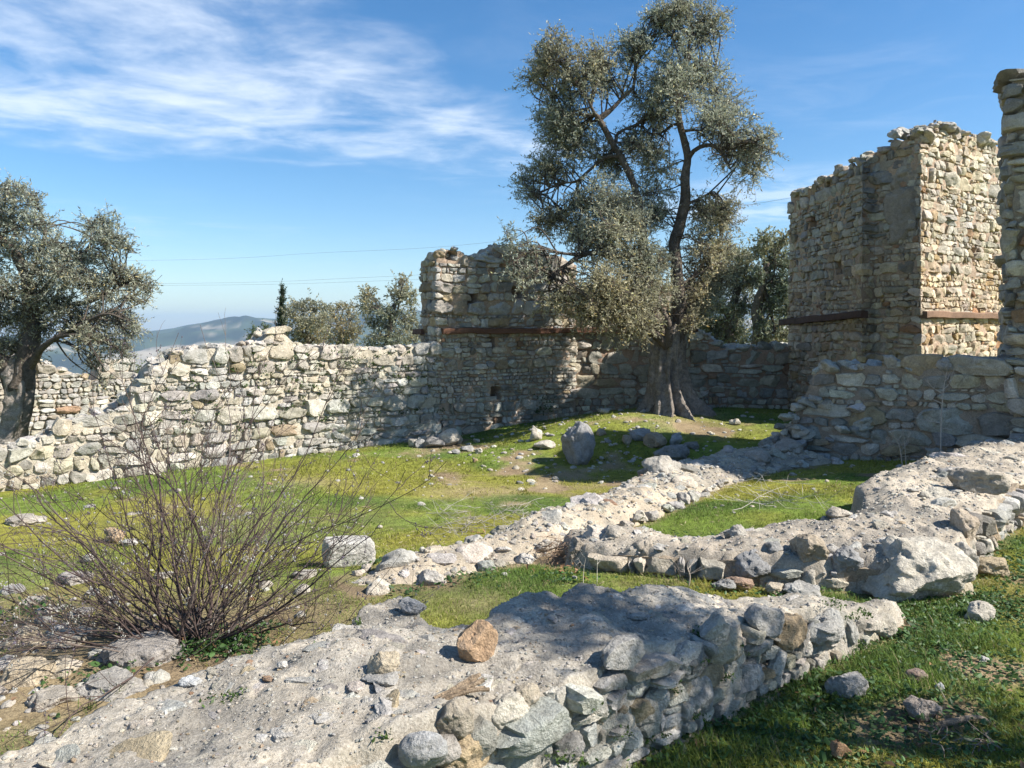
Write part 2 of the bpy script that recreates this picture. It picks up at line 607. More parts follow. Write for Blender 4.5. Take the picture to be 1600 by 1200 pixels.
def build_ground():
    def axis(lo, hi, step, far, ratio=1.16):
        mid = np.arange(lo, hi + 1e-6, step)
        up, s, v = [], step, hi
        while v < far:
            s *= ratio
            v += s
            up.append(v)
        dn, s, v = [], step, lo
        while v > -far:
            s *= ratio
            v -= s
            dn.append(v)
        return np.concatenate([dn[::-1], mid, up])
    xs = axis(-8.5, 7.5, 0.055, 7000)
    ys = axis(0.8, 16.5, 0.055, 7000)
    X, Y = np.meshgrid(xs, ys)
    Z = G(X, Y)
    x, y = X.ravel(), Y.ravel()
    b = bare_mask(x, y)[:, None]
    soil = np.array([0.26, 0.195, 0.125]) * (1 + 0.25 * fbm(p3(x * 3, y * 3), 3, 71))[:, None]
    dry = np.array([0.36, 0.29, 0.18])
    s = sstep(fbm(p3(x * 1.3, y * 1.3), 2, 73), -0.3, 0.5)[:, None]
    soil = soil * (1 - s * .6) + dry * s * .6
    r = np.random.default_rng(5)
    gr = green_tint(x, y, r)
    tint = soil * b + gr * (1 - b)
    rad = np.hypot(x, y - 8)
    farc = np.array([0.060, 0.070, 0.035]) * (1 + 0.5 * fbm(p3(x * .02, y * .02), 4, 77))[:, None] + np.array([.10, .085, .05]) * np.clip(fbm(p3(x * .006, y * .006), 4, 78), 0, 1)[:, None]
    k = sstep(rad, 40, 160)[:, None]
    tint = tint * (1 - k) + farc * k
    me = mk_mesh('ground', np.stack([x, y, Z.ravel()], -1), grid_quads(len(ys), len(xs)), None, MATS['soil'], np.clip(tint, 0.01, .8))
    link('ground', me, kind='structure')


build_ground()


# ---------------------------------------------------------------- hills on the horizon
def build_hills():
    na, nr = 420, 90
    az = np.radians(np.linspace(-48, 48, na))
    rr = np.linspace(1300, 5200, nr)
    A, R = np.meshgrid(az, rr)
    px = CX + FPX * np.tan(A)
    prof_x = [-600, -200, 0, 120, 215, 250, 300, 350, 380, 430, 480, 540, 590, 640, 720, 850, 950, 1060, 1130, 1165, 1190, 1240, 1400, 1700, 2300]
    prof_y = [500, 515, 522, 525, 517, 513, 505, 499, 497, 502, 507, 499, 490, 488, 492, 495, 490, 478, 468, 458, 462, 475, 490, 495, 500]
    ridge = (HY - np.interp(px, prof_x, prof_y)) / FPX          # tangent of the ridge's elevation angle
    X, Y = R * np.sin(A), R * np.cos(A)
    top = EYE + ridge * 3600
    t = (R - 1300) / (3600 - 1300)
    shape = np.where(t < 1, sstep(t, 0.12, 1.02) ** 1.15, 1 - 0.4 * np.clip(t - 1, 0, 1))
    base = -185
    z = base + (top - base) * shape
    n = fbm(p3(X * .0016, Y * .0016), 5, 91)
    rid = 1 - np.abs(fbm(p3(X * .0028, Y * .0028), 4, 95))
    z = z + (n * 34 + (rid - .6) * 60) * sstep(t, 0.1, 0.5) * (1 - 0.75 * sstep(t, 0.75, 1.0))
    z = z + n * 9 * sstep(t, .8, 1) + np.where(R <= 1301, -60, 0)
    x, y = X.ravel(), Y.ravel()
    f = np.array([0.045, 0.062, 0.032])
    rock = np.array([0.36, 0.32, 0.26])
    k = sstep(fbm(p3(x * .0045, y * .0045, z.ravel() * .01), 5, 97, .6), 0.25, 0.65)[:, None]
    dk = sstep(fbm(p3(x * .012, y * .012), 3, 99), -.3, .5)[:, None]
    tint = (f * (0.6 + 0.8 * dk)) * (1 - k) + rock * k
    me = mk_mesh('hills', np.stack([x, y, z.ravel()], -1), grid_quads(nr, na), None, MATS['soil'], tint)
    link('hills', me, kind='structure')


build_hills()

# ---------------------------------------------------------------- masonry
PAL = np.array([(.53, .51, .465), (.58, .53, .445), (.41, .40, .38), (.44, .355, .245), (.37, .245, .165), (.30, .29, .27), (.52, .50, .46), (.46, .42, .35)])


def pick_tint(r, n, w):
    w = np.asarray(w, float)
    i = r.choice(len(PAL), n, p=w / w.sum())
    return PAL[i] * r.uniform(0.80, 1.14, (n, 1)) * r.uniform(0.97, 1.03, (n, 3))


W_PALE = (4, 3, 1.6, .3, .08, .3, 4, 2)
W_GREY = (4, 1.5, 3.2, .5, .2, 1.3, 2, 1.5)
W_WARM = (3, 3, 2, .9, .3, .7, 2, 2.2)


class Path:
    def __init__(s, pts):
        s.p = np.array(pts, float)
        d = np.diff(s.p, axis=0)
        s.len = np.hypot(d[:, 0], d[:, 1])
        s.cum = np.concatenate([[0], np.cumsum(s.len)])
        s.L = s.cum[-1]
        t = d / s.len[:, None]
        s.n = np.stack([t[:, 1], -t[:, 0]], -1)

    def at(s, q):
        q = np.asarray(q, float)
        i = np.clip(np.searchsorted(s.cum, q, side='right') - 1, 0, len(s.len) - 1)
        t = (q - s.cum[i]) / s.len[i]
        pos = s.p[i] * (1 - t)[..., None] + s.p[i + 1] * t[..., None]
        n = s.n[i].copy()
        for k in range(1, len(s.len)):
            w = 0.09
            u = np.clip((q - s.cum[k] + w) / (2 * w), 0, 1)
            sel = np.abs(q - s.cum[k]) < w
            if np.any(sel):
                n[sel] = s.n[k - 1] * (1 - u[sel])[..., None] + s.n[k] * u[sel][..., None]
        n /= np.linalg.norm(n, axis=-1)[..., None]
        return pos, n

    def px(s, q):
        p, _ = s.at(q)
        return CX + FPX * p[..., 0] / np.maximum(p[..., 1], .3)


def prof_from_photo(path, pts):
    """top line of a wall, read off the photo as (column, row) pairs -> z along the path"""
    q = np.linspace(0, path.L, 400)
    p, _ = path.at(q)
    px = CX + FPX * p[:, 0] / np.maximum(p[:, 1], .3)
    a = np.array(pts, float)
    z = EYE - (np.interp(px, a[:, 0], a[:, 1]) - HY) / FPX * p[:, 1]
    return lambda s: np.interp(s, q, z)


def courses(r, s0, s1, zlo, zhi, h, asp, vary, small, wob, seed):
    """rough courses of stones laid in wobbling beds; a list of convex outlines in (s, z)"""
    out = []

    def wv(s, z):
        return wob * float(vnoise(np.array([s * .9, z * .8, seed * 1.7]), seed)) + wob * .4 * float(vnoise(np.array([s * 3.1, z * 2, seed * 1.7]), seed + 1))

    def put(q):
        q = np.array(q, float)
        c = q.mean(0)
        e = np.ptp(q, axis=0)
        q = q + r.normal(size=q.shape) * e * .055
        a = r.normal() * .055
        q = (q - c) @ np.array([[math.cos(a), math.sin(a)], [-math.sin(a), math.cos(a)]]) + c
        n, new = len(q), []
        for i in range(n):
            p0, p1, p2 = q[i - 1], q[i], q[(i + 1) % n]
            if r.random() < .6:
                new.append(p1 + (p0 - p1) * r.uniform(.10, .42))
                new.append(p1 + (p2 - p1) * r.uniform(.10, .42))
            else:
                new.append(p1)
        out.append(np.array(new))
    z = zlo
    while z < zhi:
        ch = h * r.uniform(1 - vary, 1 + vary) * (lambda u: .55 if u < .2 else (1.4 if u > .88 else 1))(r.random())
        s = s0 - h * r.uniform(0, 2)
        jb = jt = s
        while s < s1 + h:
            w = max(ch, h * .7) * asp * float(np.clip(r.lognormal(-.08, .42), .4, 1.75))
            s += w
            nb, nt = s + r.normal() * ch * .14, s + r.normal() * ch * .14
            zb0, zb1, zt0, zt1 = z + wv(jb, z), z + wv(nb, z), z + ch + wv(jt, z + ch), z + ch + wv(nt, z + ch)
            A_, B_, C_, D_ = (np.array(k) for k in ((jb, zb0), (nb, zb1), (nt, zt1), (jt, zt0)))
            u = r.random()
            if u < small and ch > h * .6:
                f = r.uniform(.56, .8)
                f2 = f + r.normal() * .07
                lowbig = r.random() < .5
                if not lowbig:
                    f, f2 = 1 - f, 1 - f2
                L_, R_ = A_ + (D_ - A_) * f, B_ + (C_ - B_) * f2
                big, thin = ((A_, B_, R_, L_), (L_, R_, C_, D_)) if lowbig else ((L_, R_, C_, D_), (A_, B_, R_, L_))
                put(big)
                th_ = ch * (1 - max(f, 1 - f))
                k = max(1, min(4, int(round(w / (th_ * r.uniform(1.3, 2.6) + 1e-6)))))
                cuts = np.sort(np.concatenate([[0, 1], (np.arange(1, k) + r.uniform(-.25, .25, k - 1)) / k]))
                for i in range(k):
                    a0, a1 = cuts[i], cuts[i + 1]
                    put((thin[0] + (thin[1] - thin[0]) * a0, thin[0] + (thin[1] - thin[0]) * a1, thin[3] + (thin[2] - thin[3]) * a1, thin[3] + (thin[2] - thin[3]) * a0))
            elif u < small + .10 and ch > h * .85:
                f = r.uniform(.4, .6)
                L_, R_ = A_ + (D_ - A_) * f, B_ + (C_ - B_) * (f + r.normal() * .08)
                put((A_, B_, R_, L_))
                put((L_, R_, C_, D_))
            elif u < small + .17 and w > ch * 1.3:
                f = r.uniform(.3, .7)
                M0, M1 = A_ + (B_ - A_) * f, D_ + (C_ - D_) * (f + r.normal() * .08)
                put((A_, M0, M1, D_))
                put((M0, B_, C_, M1))
            else:
                put((A_, B_, C_, D_))
            jb, jt = nb, nt
        z += ch
    return out


def masonry(root, path, ztop, zbot, h=.17, asp=1.45, bulge=.042, gap=.006, weights=W_PALE, seed=1, batter=0.0, NN=16, rings=None,
            holes=(), max_parts=300, small=.34, vary=.34, rag=.05, mat='limestone', wob=.05, sharp=32, min_vis=0.0, s0=None, s1=None, tweak=None, pr=(7, 22)):
    r = np.random.default_rng(seed)
    L = path.L
    s0 = 0 if s0 is None else s0
    s1 = L if s1 is None else s1
    q = np.linspace(s0, s1, 60)
    zlo, zhi = float(np.min(zbot(q))) - .1, float(np.max(ztop(q))) + h
    keep = []
    for c in courses(r, s0, s1, zlo, zhi, h, asp, vary, small, wob, seed):
        s, zz = c.mean(0)
        if not (s0 <= s <= s1):
            continue
        if zz > float(ztop(s)) + r.uniform(-rag, rag) * 1.0 - h * .25 or zz < float(zbot(s)):
            continue
        if any(abs(s - a) < w / 2 + .045 and abs(zz - b) < hh / 2 + .03 for a, b, w, hh in holes):
            continue
        c[:, 0] = np.clip(c[:, 0], s0 - .03, s1 + .03)
        keep.append(c)
    S = len(keep)
    if S == 0:
        return
    cen = np.array([c.mean(0) for c in keep])
    th = np.linspace(0, 2 * math.pi, NN, endpoint=False)
    rad = np.zeros((S, NN))
    dirs = np.zeros((S, NN, 2))
    size = np.zeros(S)
    for k, c in enumerate(keep):
        e = np.roll(c, -1, 0) - c
        nrm = np.stack([e[:, 1], -e[:, 0]], -1)
        ln = np.linalg.norm(nrm, axis=1) + 1e-9
        ok = ln > 1e-5
        nrm = nrm[ok] / ln[ok][:, None]
        off = ((c[ok] - cen[k]) * nrm).sum(1)
        nrm[off < 0] *= -1
        off = np.maximum(np.abs(off) - gap * r.uniform(.4, 1.7), .006)
        asp_c = max(.5, min(2.5, np.ptp(c[:, 0]) / (np.ptp(c[:, 1]) + 1e-6)))
        t = th + r.uniform(0, 2 * math.pi / NN)
        dv = np.stack([np.cos(t) * asp_c, np.sin(t)], -1)
        dv /= np.linalg.norm(dv, axis=1)[:, None]
        p = r.uniform(*pr)
        kk = np.clip(dv @ nrm.T, 0, None) / off[None]
        rad[k] = (np.sum(kk ** p, 1) + 1e-12) ** (-1 / p)
        dirs[k] = dv
        size[k] = math.sqrt(max(np.ptp(c[:, 0]) * np.ptp(c[:, 1]), 1e-6))
    rad *= 1 + .075 * r.normal(size=(S, NN))
    rings = rings or [(1.0, -1.6), (1.02, -.25), (.985, .35), (.90, .74), (.74, .93), (.50, 1.0), (.24, 1.04)]
    R = len(rings)
    rs = np.array([a for a, _ in rings])
    rd = np.array([b for _, b in rings])
    B = bulge * (size / h) ** .7 * r.uniform(.55, 1.5, S)
    P2 = np.zeros((S, R * NN + 1, 2))
    D = np.zeros((S, R * NN + 1))
    pl = (rad[:, None, :] * rs[None, :, None])[..., None] * dirs[:, None]
    P2[:, :-1] = pl.reshape(S, -1, 2)
    D[:, :-1] = (B[:, None, None] * rd[None, :, None] * np.ones((1, 1, NN))).reshape(S, -1)
    D[:, -1] = B * 1.04
    for _ in range(3):
        a = r.uniform(0, 2 * math.pi, S)
        slope = r.uniform(-.1, .55, S)
        lim = B[:, None] * r.uniform(.55, 1.1, S)[:, None] - slope[:, None] * (P2[..., 0] * np.cos(a)[:, None] + P2[..., 1] * np.sin(a)[:, None])
        low = D < -B[:, None] * .5
        D = np.where(low, D, np.maximum(np.minimum(D, lim), -B[:, None] * .4))
    tilt = r.normal(size=(S, 2)) * .07
    D += (P2 * tilt[:, None]).sum(-1)
    loc = P2 + cen[:, None]
    nz = np.concatenate([loc, (D + r.uniform(0, 30, (S, 1)))[..., None]], -1)
    amp = (size[:, None] * .075)
    D2 = D + amp * fbm(nz * (1.3 / h), 4, seed + 3, .6) * np.where(D < -B[:, None] * .9, 0, 1)
    loc = loc + (amp * .55)[..., None] * np.stack([vnoise(nz * (1.6 / h), seed + 8), vnoise(nz * (1.6 / h) + 40, seed + 9)], -1)
    base, nr = path.at(loc[..., 0])
    zz = loc[..., 1]
    z0 = float(zbot(np.array([0.]))[0]) if np.ndim(zbot(np.array([0.]))) else float(zbot(0.))
    push = D2 - batter * (zz - z0)
    X = base[..., 0] + nr[..., 0] * push
    Yc = base[..., 1] + nr[..., 1] * push
    W = np.stack([X, Yc, zz], -1)
    tint = pick_tint(r, S, weights) * (1 + .10 * r.normal(size=(S, 1)))
    big = fbm(np.concatenate([cen * .9, np.zeros((S, 1))], 1), 3, seed + 20)
    warm = np.array([1.04, 1.01, .95])
    cool = np.array([.98, .99, 1.0])
    k = sstep(big, -.4, .5)[:, None]
    tint = tint * (warm * k + cool * (1 - k))
    if tweak is not None:
        tint = tweak(tint, cen)
    quads = grid_quads(R, NN, True)
    tip = R * NN
    last = (R - 1) * NN
    tris = np.array([(last + i, last + (i + 1) % NN, tip) for i in range(NN)])
    cw = W[:, tip]
    vis = size * size / ((cw[:, 0] ** 2 + cw[:, 1] ** 2) + .5)
    px = CX + FPX * cw[:, 0] / np.maximum(cw[:, 1], .3)
    vis = np.where((px < -60) | (px > 1660) | (cw[:, 1] < .5), 0, vis)
    order = np.argsort(-vis)
    part = set(order[:max_parts].tolist())
    rest = Batch()
    for i in range(S):
        if i in part:
            me = mk_mesh('stone', W[i] - cw[i], quads, tris, MATS[mat], tint[i], True, sharp)
            link('stone', me, root, cw[i])
        else:
            rest.add(W[i], quads, tris, tint[i])
    me = rest.mesh('rubble_fill', MATS[mat], True, sharp)
    if me:
        link('rubble_fill', me, root, (0, 0, 0), kind='stuff')


def core(root, path, ztop, zbot, th=.55, recess=.018, step=.05, tint=(.43, .375, .30), holes=(), seed=1, batter=0.0, rough=.028, name='core', top_rough=.05, mat='mortar', drop=.05):
    ns = max(8, int(path.L / step))
    q = np.linspace(0, path.L, ns)
    zt, zb = ztop(q) - drop, zbot(q) - .25
    zt = np.maximum(zt, zb + .05)
    nf = max(6, int((zt - zb).max() / step))
    base, nr = path.at(q)
    rows, kinds = [], []
    t = np.linspace(0, 1, nf)
    Zf = zb[None] + (zt - zb)[None] * t[:, None]
    z0 = float(zb[0])
    push = -recess - batter * (Zf - z0)
    for a, b, w, hh in holes:
        m = (np.abs(q[None] - a) < w / 2 + .02) & (np.abs(Zf - b) < hh / 2 + .02)
        push = np.where(m, -.32, push)
    pf = np.stack([base[None, :, 0] + nr[None, :, 0] * push, base[None, :, 1] + nr[None, :, 1] * push, Zf], -1)
    noise_f = fbm(pf * 5.0, 4, seed) * rough
    pf[..., 0] += nr[None, :, 0] * noise_f
    pf[..., 1] += nr[None, :, 1] * noise_f
    top = []
    the = np.full(ns, th)
    for c_ in path.cum[1:-1]:
        the = np.minimum(the, .45 * np.abs(q - c_) + .03)
    for k in np.linspace(0, 1, 7)[1:]:
        d = -recess - batter * (zt - z0) - k * the
        top.append(np.stack([base[:, 0] + nr[:, 0] * d, base[:, 1] + nr[:, 1] * d, zt + 0 * d], -1))
    top = np.array(top)
    top[..., 2] += fbm(top * 4.0 + 9, 3, seed + 2) * top_rough
    bot = top[-1].copy()
    bot[:, 2] = zb
    V = np.concatenate([pf, top, bot[None]], 0)
    nrow = V.shape[0]
    qd = grid_quads(nrow, ns)
    ends = [list(range(0, nrow * ns, ns))[::-1], list(range(ns - 1, nrow * ns, ns))]
    c = np.array(tint) * (1 + .22 * fbm(V.reshape(-1, 3) * 1.3, 3, seed + 4))[:, None]
    me = mk_mesh(name, V.reshape(-1, 3), qd, None, MATS[mat], np.clip(c, .02, .9), True, None, ends)
    me.set_sharp_from_angle(angle=math.radians(50))
    return link(name, me, root, (0, 0, 0))


LIB = [rock_geo(3, 100 + i, 8, .17) for i in range(14)]
LIB_ME = [mk_mesh('stone', v, None, f, MATS['limestone'], None, True, 30) for v, f in LIB]
LIB2 = [rock_geo(2, 200 + i, 7, .16) for i in range(10)]
LIB1 = [rock_geo(1, 300 + i, 5, .15) for i in range(10)]


def rotm(r, flat=True):
    a, b, c = r.uniform(0, 2 * math.pi), r.normal() * .18, r.normal() * .18
    if not flat:
        b, c = r.uniform(-1, 1), r.uniform(-1, 1)
    Rz = np.array([[math.cos(a), -math.sin(a), 0], [math.sin(a), math.cos(a), 0], [0, 0, 1]])
    Rx = np.array([[1, 0, 0], [0, math.cos(b), -math.sin(b)], [0, math.sin(b), math.cos(b)]])
    Ry = np.array([[math.cos(c), 0, math.sin(c)], [0, 1, 0], [-math.sin(c), 0, math.cos(c)]])
    return Rx @ Ry @ Rz, (b, c, a)


def lib_stone(root, r, loc, size, weights, squash=(1.0, .8, .55), name='stone', tint=None, **props):
    """a loose-looking stone that shares its mesh with others"""
    o = link(name, LIB_ME[r.integers(len(LIB_ME))], root, loc, **props)
    f = r.uniform(.8, 1.25, 3)
    o.scale = (size * squash[0] * f[0], size * squash[1] * f[1], size * squash[2] * f[2])
    o.rotation_euler = (r.normal() * .2, r.normal() * .2, r.uniform(0, 6.28))
    t = pick_tint(r, 1, weights)[0] if tint is None else tint
    o.color = (*t, 1)
    return o


def top_stones(root, path, ztop, th=.5, size=.12, step=.22, weights=W_PALE, seed=3, rows=2, batter=0, sink=.35, skip=.15, s0=0, s1=None):
    r = np.random.default_rng(seed)
    s1 = path.L if s1 is None else s1
    for k in range(rows):
        s = s0 + r.uniform(0, step)
        while s < s1:
            if r.random() > skip:
                p, n = path.at(np.array([s]))
                sz = size * r.uniform(.55, 1.35)
                d = -.06 - batter * 2 - k * th / max(rows, 1) * r.uniform(.8, 1.1)
                lib_stone(root, r, (p[0, 0] + n[0, 0] * d, p[0, 1] + n[0, 1] * d, float(ztop(s)) - .03 + sz * .2 * r.uniform(-1, 1) - sz * sink * .3), sz, weights, (1.1, .85, .6))
            s += step * r.uniform(.6, 1.4)


def beam(root, a, b, hgt=.13, dep=.10, tint=(.125, .062, .040), seed=1):
    """squared timber between two world points (centre line)"""
    a, b = np.asarray(a, float), np.asarray(b, float)
    n = 26
    t = np.linspace(0, 1, n)[:, None]
    c = a * (1 - t) + b * t
    ax = (b - a) / np.linalg.norm(b - a)
    sd_ = np.cross(ax, [0, 0, 1.])
    sd_ /= np.linalg.norm(sd_)
    up = np.cross(sd_, ax)
    e = .012
    prof = [(-dep / 2 + e, -hgt / 2), (dep / 2 - e, -hgt / 2), (dep / 2, -hgt / 2 + e), (dep / 2, hgt / 2 - e), (dep / 2 - e, hgt / 2), (-dep / 2 + e, hgt / 2), (-dep / 2, hgt / 2 - e), (-dep / 2, -hgt / 2 + e)]
    V = np.array([[c[i] + sd_ * u + up * v for u, v in prof] for i in range(n)])
    V += (fbm(V * 3.0, 3, seed) * .012)[..., None]
    V[..., 2] += fbm(V * np.array([14, 14, 3.]), 3, seed + 2) * .007
    cc = np.array(tint) * (1 + .35 * fbm(V.reshape(-1, 3) * np.array([2, 2, 14.]), 3, seed + 1))[:, None]
    me = mk_mesh('timber_beam', V.reshape(-1, 3), grid_quads(n, 8, True), None, MATS['old_timber'], np.clip(cc, .01, .6), True, 30,
                 [list(range(8))[::-1], list(range((n - 1) * 8, n * 8))])
    link('timber_beam', me, root, (0, 0, 0))


def plaster(root, path, s0, s1, z0, z1, off, seed, tint=(.40, .37, .32)):
    """remains of old render clinging to the stones"""
    q, zz = np.arange(s0, s1, .025), np.arange(z0, z1, .025)
    S_, Z_ = np.meshgrid(q, zz)
    p, n = path.at(S_.ravel())
    d = np.minimum(np.minimum(S_ - s0, s1 - S_), np.minimum(Z_ - z0, z1 - Z_)).ravel()
    P_ = np.stack([S_.ravel(), Z_.ravel(), 0 * d + seed], -1)
    m = sstep(d + fbm(P_ * 3.2, 5, seed, .6) * .24, .10, .15)
    o = -.05 + m * (off + .05) + fbm(P_ * 6, 5, seed + 1, .6) * .022
    V = np.stack([p[:, 0] + n[:, 0] * o, p[:, 1] + n[:, 1] * o, Z_.ravel()], -1)
    c = np.array(tint) * (1 + .22 * fbm(P_ * 2.5, 4, seed + 2))[:, None]
    link('plaster_patch', mk_mesh('plaster_patch', V, grid_quads(len(zz), len(q)), None, MATS['mortar'], np.clip(c, .03, .8)), root)


def wall_tufts(root, path, ztop, zbot, n, seed, s0, s1, z0, z1, size=.05, name='wall_plants'):
    """little green plants rooted in the joints"""
    r = np.random.default_rng(seed)
    b = Batch()
    for _ in range(n):
        s, z = r.uniform(s0, s1), r.uniform(z0, z1)
        if z > float(ztop(s)) - .05 or z < float(zbot(s)):
            continue
        p, nr = path.at(np.array([s]))
        sz = size * r.uniform(.5, 1.6)
        for k in range(int(26 * sz / .05)):
            o = np.array([p[0, 0], p[0, 1], z]) + r.normal(size=3) * sz * np.array([.9, .9, .45])
            o[:2] += nr[0] * (.015 + abs(r.normal()) * sz * .5)
            d = r.normal(size=3)
            d /= np.linalg.norm(d)
            e = np.cross(d, r.normal(size=3))
            e /= np.linalg.norm(e)
            l = r.uniform(.012, .03)
            b.add([o - d * l, o + e * l * .45, o + d * l, o - e * l * .45], [[0, 1, 2, 3]], None, np.array([.055, .085, .025]) * r.uniform(.6, 1.5))
    me = b.mesh(name, MATS['weed_leaf'], False)
    if me:
        link(name, me, root, (0, 0, 0), kind='stuff')


def ground_along(path, off=0.12, dz=-.08):
    q = np.linspace(0, path.L, 80)
    p, n = path.at(q)
    z = G(p[:, 0] + n[:, 0] * off, p[:, 1] + n[:, 1] * off, False) + dz
    return lambda s: np.interp(s, q, z)


def hole_at(path, px, py, w, h):
    q = np.linspace(0, path.L, 1500)
    k = int(np.argmin(np.abs(path.px(q) - px)))
    Y = path.at(q[k:k + 1])[0][0, 1]
    return (q[k], EYE - (py - HY) / FPX * Y, w / FPX * Y, h / FPX * Y)


# --- long wall across the court (lit), ends in the inner corner
def build_walls():
    # 1 ------------------------------------------------ long court wall
    P = Path([(-7.1, 9.0), (-2.22, 13.3), (-1.30, 13.83)])
    top = prof_from_photo(P, [(-200, 720), (0, 702), (60, 686), (120, 655), (200, 632), (215, 606), (240, 570), (255, 560), (290, 541), (380, 538), (410, 531),
                              (420, 517), (436, 514), (446, 518), (458, 530), (480, 539), (560, 540), (600, 545), (640, 539), (700, 535)])
    bot = ground_along(P)
    t = thing('ruined_wall', 'long pale sunlit rubble wall running across the grass court behind the bare shrub', 'wall', (-4.5, 11.2, -.35))
    core(t, P, top, bot, .6, .014, .06, (.54, .49, .40), seed=11)
    masonry(t, P, top, bot, .15, 1.5, .05, .006, W_PALE, 12, rag=.06)
    top_stones(t, P, top, .55, .085, .17, W_PALE, 13, 4)
    wall_tufts(t, P, top, bot, 150, 14, 2.8, 7.6, .2, 1.35, .035)
    # 2 ------------------------------------------------ middle tower
    P = Path([(-1.72, 14.45), (-1.35, 13.8), (1.28, 15.32)])
    top = prof_from_photo(P, [(640, 405), (658, 404), (690, 392), (700, 387), (722, 388), (726, 396), (745, 401), (765, 392), (773, 379), (790, 378), (802, 388), (860, 394), (880, 404), (905, 412)])
    bot = ground_along(P)
    hs = [hole_at(P, 737, 467, 13, 14), hole_at(P, 768, 536, 11, 13), hole_at(P, 773, 613, 12, 14), hole_at(P, 707, 398, 12, 9), hole_at(P, 812, 458, 13, 12)]
    t = thing('ruined_tower', 'square rubble tower stump with a rusty timber band in the tree shade', 'tower', (0, 14.6, -.2))
    core(t, P, top, bot, .6, .012, .06, (.43, .33, .25), hs, 21)
    masonry(t, P, top, bot, .145, 1.4, .045, .006, W_GREY, 22, holes=hs, rag=.10)
    top_stones(t, P, top, .55, .09, .19, W_PALE, 23, 3)
    n2 = P.n[1]
    d2 = (P.p[2] - P.p[1]) / P.len[1]
    zb = EYE - (517 - HY) / FPX * 14.4
    a = P.p[1] + n2 * .03 + d2 * .10
    b = P.p[2] + n2 * .03 + d2 * .02
    beam(t, (*a, zb), (*b, zb + .005), .105, .14, (.15, .078, .050), 3)
    d1 = (P.p[1] - P.p[0]) / P.len[0]
    a = P.p[0] + P.n[0] * .03 - d1 * .2
    b = P.p[0] + P.n[0] * .03 + d1 * .22
    beam(t, (*a, zb - .02), (*b, zb - .02), .10, .12, (.12, .065, .045), 4)
    wall_tufts(t, P, top, bot, 5, 24, P.cum[1] + 2.0, P.cum[1] + 2.35, .05, .4, .11)
    # 3 ------------------------------------------------ shaded back wall behind the olive tree
    P = Path([(1.10, 15.40), (5.85, 15.85)])
    top = prof_from_photo(P, [(880, 450), (985, 447), (1055, 446), (1062, 498), (1085, 508), (1096, 518), (1110, 524), (1120, 531), (1124, 541), (1180, 539), (1245, 537)])
    bot = ground_along(P)
    t = thing('ruined_wall', 'low shaded rubble wall behind the big olive trunk, between the two towers', 'wall', (3.4, 15.6, 0))
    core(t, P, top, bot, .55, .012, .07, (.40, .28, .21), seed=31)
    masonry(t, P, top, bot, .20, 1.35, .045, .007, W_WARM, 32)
    top_stones(t, P, top, .5, .12, .24, W_PALE, 33, 3)
    beam(t, (1.3, 15.33, 1.68), (3.75, 15.57, 1.70), .105, .14, (.15, .078, .05), 5)
    # 4 ------------------------------------------------ tall tower
    P = Path([(5.68, 15.85), (5.92, 13.0), (6.17, 13.06), (6.50, 12.2), (9.4, 14.4)])
    top = prof_from_photo(P, [(1225, 305), (1236, 302), (1250, 297), (1290, 274), (1340, 250), (1366, 232), (1380, 229), (1405, 216), (1432, 204), (1440, 200), (1470, 190), (1500, 198), (1560, 222), (1600, 235)])
    bot = ground_along(P)
    hs = [hole_at(P, 1266, 345, 12, 14), hole_at(P, 1307, 420, 12, 14)]
    q = np.linspace(P.cum[3], P.L, 500)
    hs.append((q[int(np.argmin(np.abs(P.px(q) - 1526)))], EYE - (397 - HY) / FPX * 13.6, .16, .18))
    t = thing('ruined_tower', 'tall square rubble tower with one sunlit face and timber bands', 'tower', (7.4, 14, 0))
    core(t, P, top, bot, .6, .010, .07, (.46, .345, .255), hs, 41, .012)

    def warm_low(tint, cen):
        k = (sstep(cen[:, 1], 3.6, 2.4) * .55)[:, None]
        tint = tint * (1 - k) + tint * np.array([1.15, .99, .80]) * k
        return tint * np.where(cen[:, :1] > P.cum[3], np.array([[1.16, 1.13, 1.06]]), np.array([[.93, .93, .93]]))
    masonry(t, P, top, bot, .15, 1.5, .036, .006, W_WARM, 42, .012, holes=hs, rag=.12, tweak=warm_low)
    top_stones(t, P, top, .55, .11, .22, W_PALE, 43, 3)
    q1 = np.linspace(P.cum[2], P.cum[3], 400)
    pick = lambda c: q1[int(np.argmin(np.abs(P.px(q1) - c)))]
    plaster(t, P, pick(1372), P.cum[3] - .1, 2.95, 4.55, .014, 44, (.35, .315, .27))
    d1 = (P.p[1] - P.p[0]) / P.len[0]
    a = P.p[0] + P.n[0] * .03 - d1 * .2
    q1 = np.linspace(0, P.cum[1], 400)
    b = P.p[1] + P.n[0] * .03 + d1 * .14
    beam(t, (*a, 1.85), (*b, 1.96), .125, .13, (.085, .048, .034), 6)
    d2 = (P.p[4] - P.p[3]) / P.len[3]
    a = P.p[3] + P.n[3] * .02 + d2 * .02
    b = P.p[4] + P.n[3] * .02 - d2 * .05
    beam(t, (*a, 1.94), (*b, 1.945), .11, .13, (.20, .125, .080), 7)
    # 5 ------------------------------------------------ shaded stub wall before the tall tower
    P = Path([(3.66, 10.95), (4.72, 10.14), (6.25, 9.15)])
    top = prof_from_photo(P, [(1190, 722), (1204, 708), (1220, 680), (1236, 655), (1246, 630), (1262, 606), (1268, 580), (1284, 570), (1330, 566), (1400, 566), (1480, 564), (1610, 561)])
    bot = ground_along(P)
    t = thing('ruined_wall', 'shaded grey rubble wall with stepped broken end, in front of the tall tower', 'wall', (5, 10, -.1))
    core(t, P, top, bot, .6, .014, .06, (.38, .31, .25), seed=51)
